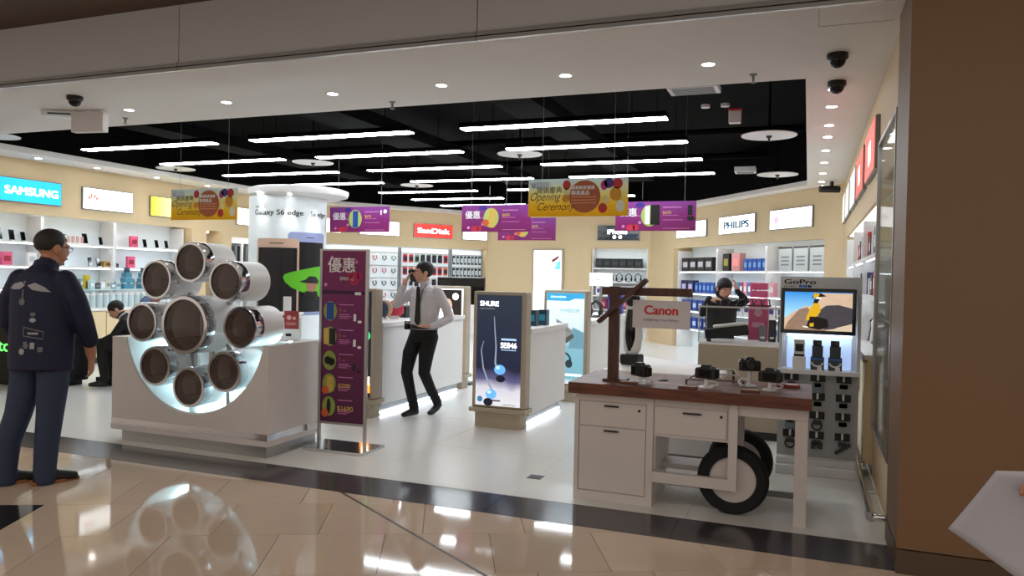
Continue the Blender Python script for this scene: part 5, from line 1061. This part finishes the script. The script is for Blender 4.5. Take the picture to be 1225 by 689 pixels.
# ---------------------------------------------------------------- people
SKIN = pm('skin_tan', (186, 132, 104), .55, bump=.03, scale=80); SKIN2 = pm('skin_light', (204, 156, 132), .55, bump=.03, scale=80)
HAIR = pm('black_hair', (20, 17, 16), .55, bump=.5, scale=120); HAIRG = pm('greying_hair', (44, 38, 36), .6, bump=.5, scale=120)
class Body:
    """limbs and volumes with a cloth name each; remeshed into one continuous skin"""
    def __init__(s): s.mb = MB(); s.seg = []
    def limb(s, pts, rs, mat, n=16, flat=None):
        s.mb.tube(pts, rs, n, flat=flat)
        for i in range(len(pts)-1):
            ra = rs[i] if not isinstance(rs[i], (tuple, list)) else sum(rs[i])/2; rb = rs[i+1] if not isinstance(rs[i+1], (tuple, list)) else sum(rs[i+1])/2
            s.seg.append((Vector(pts[i]), Vector(pts[i+1]), ra, rb, mat))
        for p, r in ((pts[0], rs[0]), (pts[-1], rs[-1])):
            if not isinstance(r, (tuple, list)): s.mb.ell(p, (r, r, r))
    def ball(s, c, r, mat, M=None):
        s.mb.ell(c, r, 18, 12, M); q = sum(r)/3; s.seg.append((Vector(c), Vector(c)+Vector((0, 0, .001)), q, q, mat))
    def hand(s, wrist, d, nrm, mat, curl=.5, thumb=1, k=1.):
        """palm leaving the wrist along d; nrm points out of the palm; fingers curl towards nrm"""
        d = Vector(d).normalized(); nrm = (Vector(nrm)-d*Vector(nrm).dot(d)).normalized(); side = d.cross(nrm); w_ = Vector(wrist)
        s.limb([w_, w_+d*.045*k, w_+d*.09*k], [(.026*k, .018*k), (.040*k, .017*k), (.040*k, .014*k)], mat, 14, flat=side)
        for i, (o, L) in enumerate(((-.030, .068), (-.010, .078), (.011, .072), (.030, .056))):
            p = w_+d*.088*k+side*o*k; pts = [p-d*.02*k]; a = 0.
            for q in (.45, .32, .23):
                dd = d*math.cos(a)+nrm*math.sin(a); p = p+dd*L*q*k; pts.append(p); a += curl*1.2
            s.limb(pts, [.0095*k, .009*k, .0085*k, .0072*k], mat, 8)
        b = w_+d*.03*k-side*.03*k*thumb; s.limb([b, b+d*.03*k-side*.025*k*thumb+nrm*.012*k, b+d*.06*k-side*.03*k*thumb+nrm*.025*k], [.013*k, .011*k, .009*k], mat, 8)
    def build(s, name, mats, parent, vox=.009, rule=None):
        o = link(name, s.mb.mesh(name, None, fix=True), parent)
        m = o.modifiers.new('r', 'REMESH'); m.mode = 'VOXEL'; m.voxel_size = vox; m.use_smooth_shade = True
        sm_ = o.modifiers.new('s', 'SMOOTH'); sm_.factor = .5; sm_.iterations = 3
        dg = bpy.context.evaluated_depsgraph_get(); me = bpy.data.meshes.new_from_object(o.evaluated_get(dg), depsgraph=dg)
        o.modifiers.clear(); old = o.data; o.data = me; bpy.data.meshes.remove(old)
        names = list(mats); me.materials.clear()
        for k in names: me.materials.append(mats[k])
        import numpy as np
        n = len(me.polygons); ctr = np.empty(n*3); me.polygons.foreach_get('center', ctr); ctr = ctr.reshape(n, 3)
        best = np.full(n, 1e9); idx = np.zeros(n, int)
        for a, b, ra, rb, mt in s.seg:
            a_ = np.array(a); ab = np.array(b)-a_; t = np.clip(((ctr-a_) @ ab)/max(ab @ ab, 1e-9), 0, 1)
            dist = np.linalg.norm(ctr-a_-t[:, None]*ab, axis=1)-(ra+(rb-ra)*t)
            u = dist < best; best[u] = dist[u]; idx[u] = names.index(mt)
        if rule: rule(ctr, idx, names)
        me.polygons.foreach_set('material_index', idx.astype(np.int32)); me.shade_smooth(); me.update()
        return o
def head(b, c, yaw, pitch, skin, k=1.):
    """skull, jaw, nose, ears about centre c; the face looks to -y turned by yaw"""
    M = Matrix.Rotation(R(yaw), 3, 'Z') @ Matrix.Rotation(R(pitch), 3, 'X'); c = Vector(c); q = lambda x, y, z: c+M @ Vector((x*k, y*k, z*k))
    b.ball(q(0, .012, .03), (.075*k, .092*k, .085*k), skin, M); b.ball(q(0, -.03, -.03), (.062*k, .066*k, .078*k), skin, M); b.ball(q(0, -.05, -.078), (.036*k, .034*k, .03*k), skin, M)
    b.limb([q(0, -.088, .012), q(0, -.108, -.018), q(0, -.098, -.03)], [.011*k, .015*k, .013*k], skin, 8)
    b.ball(q(0, -.085, -.058), (.026*k, .014*k, .011*k), skin, M); b.ball(q(0, -.08, .032), (.05*k, .018*k, .012*k), skin, M)
    for sx in (-1, 1): b.ball(q(sx*.078, .012, -.01), (.012*k, .022*k, .034*k), skin, M)
    return M, c
def face(parent, M, c, k, hair, hairline=.02, sides=.0, back=-.05, bald=0.):
    q = lambda x, y, z: c+M @ Vector((x*k, y*k, z*k))
    for sx in (-1, 1):
        MB().ell(q(sx*.03, -.082, .006), (.012*k, .008*k, .007*k), M=M).build('eye', pm('eye_white', (226, 222, 216), .25), parent, smooth='all')
        MB().ell(q(sx*.03, -.0885, .006), (.0055*k, .003*k, .0055*k), M=M).build('iris', pm('iris_dark', (24, 16, 12), .2), parent, smooth='all')
        MB().tube([q(sx*.012, -.095, .026), q(sx*.03, -.096, .031), q(sx*.05, -.084, .026)], [.003*k, .005*k, .003*k], 6).build('eyebrow', hair, parent, smooth=True)
    MB().tube([q(-.024, -.096, -.056), q(0, -.102, -.054), q(.024, -.096, -.056)], [.003*k, .005*k, .003*k], 6).build('mouth', pm('lip', (140, 76, 70), .5), parent, smooth=True)
    # hair: a skull-following shell, thickest at the crown and thinning out into the hairline
    vs = []; n, m = 36, 18
    for j in range(n):
        a = 2*PI*j/n; front = -math.sin(a)
        w1 = min(1, max(0, (front-.35)/.3)); w2 = min(1, max(0, (-front-.1)/.4))
        zmin = (sides*(1-w1)+hairline*w1)*(1-w2)+back*w2+.004*math.sin(j*2.7)
        tmax = math.acos(max(-1, min(1, (zmin-.03)/.085)))
        for i in range(m+1):
            u = i/m; t = tmax*u; g_ = 1.12-.14*u**3
            p = Vector((.078*math.sin(t)*math.cos(a)*g_, .012+.096*math.sin(t)*math.sin(a)*g_, .03+.088*math.cos(t)*g_))
            vs.append(c+M @ (p*k))
    fs = [(j*(m+1)+i, ((j+1) % n)*(m+1)+i, ((j+1) % n)*(m+1)+i+1, j*(m+1)+i+1) for j in range(n) for i in range(m)]
    mb = MB(); mb.add(vs, fs); o = mb.build('hair', hair, parent, smooth='all')
def project(parent, name, body, polys, mat, origin, direction, right, up, off=.004):
    """sew-on print: polygons projected on to the body along a direction"""
    bm = bmesh.new(); bm.from_mesh(body.data); tree = BVHTree.FromBMesh(bm); bm.free()
    o_, d, r_, u_ = Vector(origin), Vector(direction).normalized(), Vector(right).normalized(), Vector(up).normalized()
    for p in polys:
        pb = bmesh.new(); vs = [pb.verts.new((x, 0, z)) for x, z in p]; pb.faces.new(vs)
        xs = [q[0] for q in p]; zs = [q[1] for q in p]
        for ax, lo, hi in ((0, min(xs), max(xs)), (2, min(zs), max(zs))):
            for i in range(1, max(1, int((hi-lo)/.025))+1):
                co = [0, 0, 0]; no = [0, 0, 0]; co[ax] = lo+.025*i; no[ax] = 1
                bmesh.ops.bisect_plane(pb, geom=pb.verts[:]+pb.edges[:]+pb.faces[:], plane_co=co, plane_no=no)
        ok = True
        for v in pb.verts:
            h = tree.ray_cast(o_+r_*v.co.x+u_*v.co.z, d)
            if h[0] is None: ok = False; break
            v.co = h[0]-d*off
        if ok:
            me = bpy.data.meshes.new(name); pb.to_mesh(me); me.materials.append(mat); link(name, me, parent)
        pb.free()
# ---- man in the navy jacket, seen from behind
NAVY = pm('navy_jacket', (22, 25, 54), .7, bump=.15, scale=25); JEAN = pm('blue_jeans', (46, 56, 80), .8, bump=.25, scale=18, var=.18); SHOE = pm('black_shoe', (22, 20, 22), .6); SOLE = pm('tan_sole', (150, 96, 58), .7)
p1 = thing('person', 'person in navy jacket with white back emblems and blue jeans standing before the kiosk', 'person', (-5.09, 3.83, 0), 192)
b = Body()
FEET = ((-1, .02), (1, .10))
for sx, fy in FEET:
    b.limb([(sx*.1, -.05, .9), (sx*.108, -.04, .7), (sx*.112, fy*.4-.02, .48), (sx*.118, fy, .3), (sx*.12, fy+.02, .1), (sx*.12, fy+.02, .04)], [.108, .104, .088, .08, .073, .076], 'jean')
    b.limb([(sx*.12+.035, fy+.06, .045), (sx*.12-.02, fy-.01, .05), (sx*.12-.09, fy-.1, .036), (sx*.12-.125, fy-.145, .03)], [(.042, .045), (.044, .048), (.046, .034), (.034, .024)], 'shoe', 14, flat=(1, 0, 0))
b.limb([(0, -.05, .84), (0, -.05, .95)], [(.17, .125), (.175, .125)], 'jean', 24, flat=(1, 0, 0))
b.limb([(0, -.05, .79), (0, -.055, .92), (0, -.06, 1.1), (0, -.06, 1.25), (0, -.055, 1.38), (0, -.06, 1.46), (0, -.08, 1.52)], [(.225, .165), (.23, .168), (.228, .165), (.232, .155), (.225, .135), (.165, .105), (.078, .074)], 'navy', 24, flat=(1, 0, 0))
b.limb([(-.18, -.06, 1.43), (-.26, -.07, 1.29), (-.29, -.12, 1.12), (-.275, -.19, 1.0)], [.074, .072, .066, .06], 'navy'); b.limb([(-.275, -.19, 1.0), (-.255, -.23, .92), (-.24, -.26, .865)], [.046, .038, .031], 'skin'); b.hand((-.24, -.26, .865), (.1, -.12, -1), (1, .2, 0), 'skin', .5, -1)
b.limb([(.18, -.06, 1.43), (.26, -.06, 1.29), (.29, -.08, 1.12), (.275, -.16, .98)], [.074, .072, .066, .058], 'navy'); b.limb([(.275, -.16, .98), (.23, -.26, .95), (.19, -.32, .94)], [.046, .038, .031], 'skin'); b.hand((.19, -.32, .94), (-.5, -.8, .1), (0, .2, -1), 'skin', .6, 1)
b.limb([(0, -.085, 1.5), (0, -.12, 1.58)], [.066, .06], 'skin')
M, c = head(b, (0, -.145, 1.655), -18, 6, 'skin', 1.12)
def hem(ctr, idx, names):
    u = (idx == names.index('jean')) & (ctr[:, 2] > .792); idx[u] = names.index('navy')
    u = (idx == names.index('navy')) & (ctr[:, 2] < .786) & (abs(ctr[:, 0]) < .235); idx[u] = names.index('jean')
B1 = b.build('body', {'jean': JEAN, 'navy': NAVY, 'skin': SKIN, 'shoe': SHOE}, p1, rule=hem)
face(p1, M, c, 1.12, HAIRG, .06, .015, -.02)
for sx, fy in FEET: MB().slab([(sx*.12+x*.79+y*.61-.0, fy+.0-x*.61+y*.79) for x, y in ((-.05, .1), (.05, .1), (.055, -.1), (.035, -.2), (-.02, -.205), (-.05, -.1))], 0, .024).build('shoe_sole', SOLE, p1, bevel=.005)
MB().tube([c+M @ Vector(v) for v in ((-.088, .0, .015), (-.084, -.06, .015), (-.074, -.108, .012))], .003, 6).build('glasses_temple', BLK_P, p1)
for sx in (-1, 1): MB().tube([c+M @ Vector((sx*.036+.026*math.cos(R(a)), -.116, .008+.02*math.sin(R(a)))) for a in range(0, 361, 30)], .0022, 6).build('glasses_rim', CHROME, p1, smooth=True)
MB().tube([(0, -.075, 1.485), (0, -.1, 1.545)], [(.09, .085), (.082, .078)], 24, flat=(1, 0, 0)).build('collar', NAVY, p1, smooth=True)
PRN = pm('pale_grey_transfer', (158, 156, 162), .6); PRN2 = pm('dim_grey_transfer', (104, 104, 112), .6)
def back(polys, mat, name='jacket_emblem'): project(p1, name, B1, polys, mat, (0, .6, 1.2), (0, -1, 0), (-1, 0, 0), (0, 0, 1))
# x: positive to the wearer's right (seen on the right from behind)
back([[(-.02, .19), (-.06, .215), (-.13, .2), (-.17, .165), (-.1, .16), (-.05, .165)], [(.0, .19), (.05, .21), (.12, .18), (.16, .145), (.1, .15), (.04, .16)]], PRN); back([disc(-.03, .21, .012), rect(-.035, -.022, .1, .16), disc(-.03, .075, .025, .025)], PRN2)
back([disc(.06, -.05, .022, .016)], PRN); back([stroke([(.0, -.1), (.0, -.16), (.13, -.18), (.13, -.13), (.0, -.1)], .004, .004), disc(.02, -.23, .02), rect(.1, .13, -.27, -.235)], PRN2); back([rect(.05, .08, -.25, -.205), rect(.03, .1, -.15, -.135), disc(-.01, -.27, .022)], PRN)
back([disc(.06, -.01, .02, .014), rect(.0, .03, -.215, -.2)], PRN2)

# ---- man in white shirt walking with a phone at his ear
SHIRT = pm('white_shirt', (206, 204, 208), .7, bump=.25, scale=16); TROU = pm('black_trousers', (9, 9, 11), .75, bump=.1, scale=20)
p2 = thing('person', 'person in white shirt and black tie walking with a phone held to the ear', 'person', (-3.84, 7.32, 0), -12)
b = Body()
b.limb([(-.085, 0, .86), (-.1, -.1, .68), (-.1, -.15, .48), (-.095, -.09, .28), (-.09, -.03, .09)], [.094, .082, .064, .056, .052], 'trou'); b.limb([(-.09, .02, .045), (-.095, -.06, .045), (-.1, -.16, .035), (-.1, -.2, .028)], [(.038, .04), (.04, .042), (.042, .03), (.03, .022)], 'shoe', 14, flat=(1, 0, 0))
b.limb([(.085, 0, .86), (.09, -.06, .68), (.075, -.07, .48), (.06, .06, .3), (.05, .19, .14)], [.094, .082, .064, .056, .05], 'trou'); b.limb([(.05, .235, .115), (.05, .18, .075), (.045, .1, .035), (.045, .06, .03)], [(.036, .036), (.04, .04), (.042, .03), (.03, .022)], 'shoe', 14, flat=(1, 0, 0))
b.limb([(0, 0, .8), (0, 0, .9), (0, 0, .98)], [(.15, .11), (.165, .12), (.165, .115)], 'trou', 24, flat=(1, 0, 0))
b.limb([(0, 0, .965), (0, 0, 1.05), (0, .01, 1.18), (0, .02, 1.29), (0, .022, 1.36), (0, .012, 1.395)], [(.168, .12), (.17, .122), (.19, .125), (.195, .118), (.15, .09), (.068, .062)], 'shirt', 24, flat=(1, 0, 0))
b.limb([(-.165, .02, 1.34), (-.24, -.05, 1.26), (-.275, -.14, 1.2)], [.06, .052, .047], 'shirt'); b.limb([(-.275, -.14, 1.2), (-.22, -.14, 1.31), (-.185, -.13, 1.39)], [.047, .042, .036], 'shirt'); b.limb([(-.185, -.13, 1.39), (-.165, -.125, 1.43)], [.03, .026], 'skin'); b.hand((-.165, -.125, 1.43), (.35, .25, .9), (.75, .45, -.3), 'skin', .45, 1, .9)
b.limb([(.165, .02, 1.34), (.24, .06, 1.2), (.275, .09, 1.07)], [.06, .054, .049], 'shirt'); b.limb([(.275, .09, 1.07), (.24, -.03, 1.01), (.19, -.1, .985)], [.049, .042, .035], 'shirt'); b.limb([(.19, -.1, .985), (.16, -.13, .98)], [.029, .026], 'skin'); b.hand((.16, -.13, .98), (-.75, -.62, .05), (0, .0, 1), 'skin', .35, -1, .9)
b.limb([(0, .008, 1.40), (0, -.005, 1.47)], [.057, .053], 'skin')
M, c = head(b, (0, -.02, 1.545), -42, 4, 'skin', .98)
B2 = b.build('body', {'trou': TROU, 'shirt': SHIRT, 'skin': SKIN2, 'shoe': pm('black_leather_shoe', (12, 12, 13), .3)}, p2)
face(p2, M, c, .98, HAIR, .05, -.02, -.055)
MB().tube([(0, -.1, 1.395), (.0, -.107, 1.37), (.005, -.112, 1.3), (.012, -.122, 1.15), (.02, -.135, 1.03), (.02, -.135, .99)], [(.014, .012), (.02, .014), (.026, .006), (.034, .006), (.04, .006), (.012, .005)], 10, flat=(1, 0, 0)).build('tie', pm('black_tie', (14, 14, 17), .5), p2, smooth=True)
for sx in (-1, 1): MB().prism([(sx*.005, 1.345), (sx*.045, 1.36), (sx*.056, 1.40), (sx*.03, 1.395)], -.08, -.045).build('collar_wing', SHIRT, p2)
MB().tube([(.055, -.04, 1.42), (.05, -.09, 1.36), (.035, -.128, 1.2), (.03, -.13, 1.1)], .004, 6).build('lanyard', BLK_P, p2); 
MB().lathe([(.162, -.018), (.164, 0), (.162, .018)], (0, 0, .965), 28).build('belt', pm('black_belt', (12, 12, 13), .35), p2, smooth=True).scale = (1.06, .78, 1); p2.children[-1]
bx('belt_pouch', BLK_P, p2, -.2, -.15, -.09, .0, .93, 1.02, .006); MB().lathe([(.036, -.01), (.036, .01)], (0, 0, 0), 16).build('watch', STEEL, p2, smooth=True, loc=(.185, -.105, .984)).rotation_euler = (R(60), R(40), 0)
ph2 = thing('mobile_phone', 'black phone held to the ear of the walking person', 'phone', (0, 0, 0)); ph2.matrix_world = p2.matrix_basis @ Matrix.Translation((-.108, -.075, 1.51)) @ Matrix.Rotation(R(-40), 4, 'Z') @ Matrix.Rotation(R(14), 4, 'X'); bx('body', BLK_P, ph2, -.006, .006, -.034, .034, -.065, .065, .003); bx('screen', BLK_G, ph2, .006, .0065, -.031, .031, -.055, .055)
ph3 = thing('mobile_phone', 'dark phone held low in front of the walking person', 'phone', (0, 0, 0)); ph3.matrix_world = p2.matrix_basis @ Matrix.Translation((.03, -.235, .998)) @ Matrix.Rotation(R(35), 4, 'Z') @ Matrix.Rotation(R(15), 4, 'Y'); bx('body', DGREY, ph3, -.065, .065, -.034, .034, 0, .008, .003); bx('screen', BLK_G, ph3, -.057, .057, -.031, .031, .008, .0085)

# ---- person in black suit crouching on the platform edge
SUIT = pm('black_suit', (15, 15, 17), .75, bump=.1, scale=20)
p3 = thing('person', 'person in black suit sitting bent forward behind the kiosk', 'person', (-8.12, 7.55, 0), -60)
st3 = thing('stool', 'low black stool under the person bent forward', 'stool', (-8.12, 7.55, .1)); MB().lathe([(.16, .22), (.17, .24), (.17, .27), (.16, .285)], n=24).build('seat', BLK_P, st3, smooth=True); MB().cyl((0, 0, .02), (0, 0, .22), .03).build('post', DGREY, st3, smooth=True); MB().lathe([(.15, 0), (.14, .02)], n=20).build('foot', DGREY, st3, smooth=True)
b = Body()
for sx in (-1, 1):
    b.limb([(sx*.09, 0, .46), (sx*.13, -.2, .52), (sx*.15, -.4, .55)], [.1, .085, .068], 'suit'); b.limb([(sx*.15, -.4, .55), (sx*.15, -.4, .35), (sx*.15, -.36, .09)], [.068, .058, .05], 'suit'); b.limb([(sx*.15, -.33, .05), (sx*.16, -.44, .045), (sx*.16, -.55, .032)], [(.038, .04), (.042, .04), (.03, .024)], 'shoe', 12, flat=(1, 0, 0))
    b.limb([(sx*.17, -.14, .83), (sx*.22, -.24, .66), (sx*.2, -.36, .6)], [.06, .052, .046], 'suit'); b.limb([(sx*.2, -.36, .6), (sx*.12, -.48, .58)], [.04, .034], 'suit'); b.hand((sx*.12, -.48, .58), (-sx*.4, -.8, -.2), (0, 0, -1), 'skin', .6, sx, .9)
b.limb([(0, .02, .42), (0, 0, .52), (0, -.05, .66), (0, -.11, .78), (0, -.16, .87), (0, -.2, .91)], [(.16, .13), (.165, .13), (.18, .125), (.19, .12), (.14, .09), (.065, .06)], 'suit', 24, flat=(1, 0, 0))
b.limb([(0, -.19, .89), (0, -.24, .95)], [.056, .052], 'skin')
M, c = head(b, (0, -.285, .985), 10, 38, 'skin', .97)
b.build('body', {'suit': SUIT, 'skin': SKIN2, 'shoe': BLK_P}, p3); face(p3, M, c, .97, HAIR, .03, -.02, -.06)
MB().tube([(0, -.19, .885), (0, -.22, .915)], [(.07, .066), (.066, .062)], 22, flat=(1, 0, 0)).build('collar', SHIRT, p3, smooth=True)
# ---- person in dark top leaning behind the glass showcase
p4 = thing('person', 'person in black top resting the head on one hand behind the glass showcase', 'person', (-.9, 8.74, 0), 12)
b = Body()
for sx in (-1, 1):
    b.limb([(sx*.085, .05, .84), (sx*.09, .05, .45), (sx*.09, .08, .08)], [.09, .062, .048], 'dark'); b.limb([(sx*.09, .1, .045), (sx*.1, .0, .04), (sx*.1, -.08, .03)], [(.036, .04), (.04, .036), (.028, .022)], 'dark', 12, flat=(1, 0, 0))
b.limb([(0, .06, .8), (0, .04, .95), (0, -.02, 1.1), (0, -.08, 1.22), (0, -.1, 1.3), (0, -.11, 1.34)], [(.15, .11), (.155, .11), (.17, .11), (.165, .1), (.12, .075), (.055, .05)], 'dark', 24, flat=(1, 0, 0))
b.limb([(-.15, -.08, 1.26), (-.21, -.17, 1.17), (-.15, -.27, 1.325)], [.054, .046, .038], 'dark'); b.limb([(.15, -.08, 1.26), (.24, -.2, 1.325), (.2, -.21, 1.36)], [.054, .046, .04], 'dark'); b.limb([(.2, -.21, 1.36), (.15, -.19, 1.42)], [.034, .028], 'dark'); b.hand((.15, -.19, 1.42), (-.25, .1, .9), (-.8, .3, 0), 'skin', .4, -1, .85); b.hand((-.15, -.27, 1.325), (.9, -.2, .05), (0, .3, -.9), 'skin', .4, 1, .85)
b.limb([(0, -.1, 1.31), (.01, -.12, 1.37)], [.05, .046], 'skin')
M, c = head(b, (.02, -.14, 1.44), 15, 22, 'skin', .93)
b.build('body', {'dark': pm('black_knit', (20, 20, 24), .8), 'skin': SKIN2}, p4, .008); face(p4, M, c, .93, HAIR, .025, -.06, -.09)
MB().ell(c+M @ Vector((0, .06, -.05)), (.075, .05, .09)).build('hair_bun', HAIR, p4, smooth='all')

# ---- hand with a sheet of paper reaching in from beside the pillar
p5 = thing('person', 'forearm in dark sleeve and hand reaching in with a white paper', 'person', (.56, 2.18, .985), 0)
b = Body()
b.limb([(.5, -.25, -.05), (.3, -.14, .0), (.14, -.05, .045)], [.055, .05, .042], 'sleeve'); b.limb([(.14, -.05, .045), (.08, -.02, .06)], [.031, .027], 'skin'); b.hand((.08, -.02, .06), (-.9, .35, .0), (-.1, -.2, -1), 'skin', .55, -1)
b.build('body', {'sleeve': pm('dark_sleeve', (44, 36, 40), .8), 'skin': SKIN}, p5, .005)
sh_ = thing('paper_sheet', 'white paper sheet held by the hand in front of the brown pillar', 'paper', (.5, 2.2, 1.0))
mb = MB(); vs = []; nx, nz = 10, 12
quad = [(.0, 0, .0), (0, 0, 0)]
A = Vector((-.055, 0, .065)); Bq = Vector((.15, .02, .07)); Cq = Vector((-.155, -.01, -.095)); Dq = Vector((.035, .0, -.225))
for t_ in (0, .0012):
    for i in range(nx+1):
        for j in range(nz+1):
            u, v = i/nx, j/nz; p = (A*(1-u)+Bq*u)*(1-v)+(Cq*(1-u)+Dq*u)*v; vs.append(p+Vector((0, t_+.012*math.sin(PI*u)+.015*v*v, 0)))
n1 = (nx+1)*(nz+1); fs = []
for i in range(nx):
    for j in range(nz):
        a = i*(nz+1)+j; q_ = (a, a+1, a+nz+2, a+nz+1); fs += [q_, tuple(n1+k for k in reversed(q_))]
for i in range(nx): a = i*(nz+1); fs += [(a, a+nz+1, n1+a+nz+1, n1+a), (a+nz, n1+a+nz, n1+a+2*nz+1, a+2*nz+1)]
for j in range(nz): a = nx*(nz+1)+j; fs += [(j, n1+j, n1+j+1, j+1), (a, a+1, n1+a+1, n1+a)]
mb.add(vs, fs); mb.build('sheet', pm('white_paper', (176, 175, 186), .7), sh_, smooth='all')
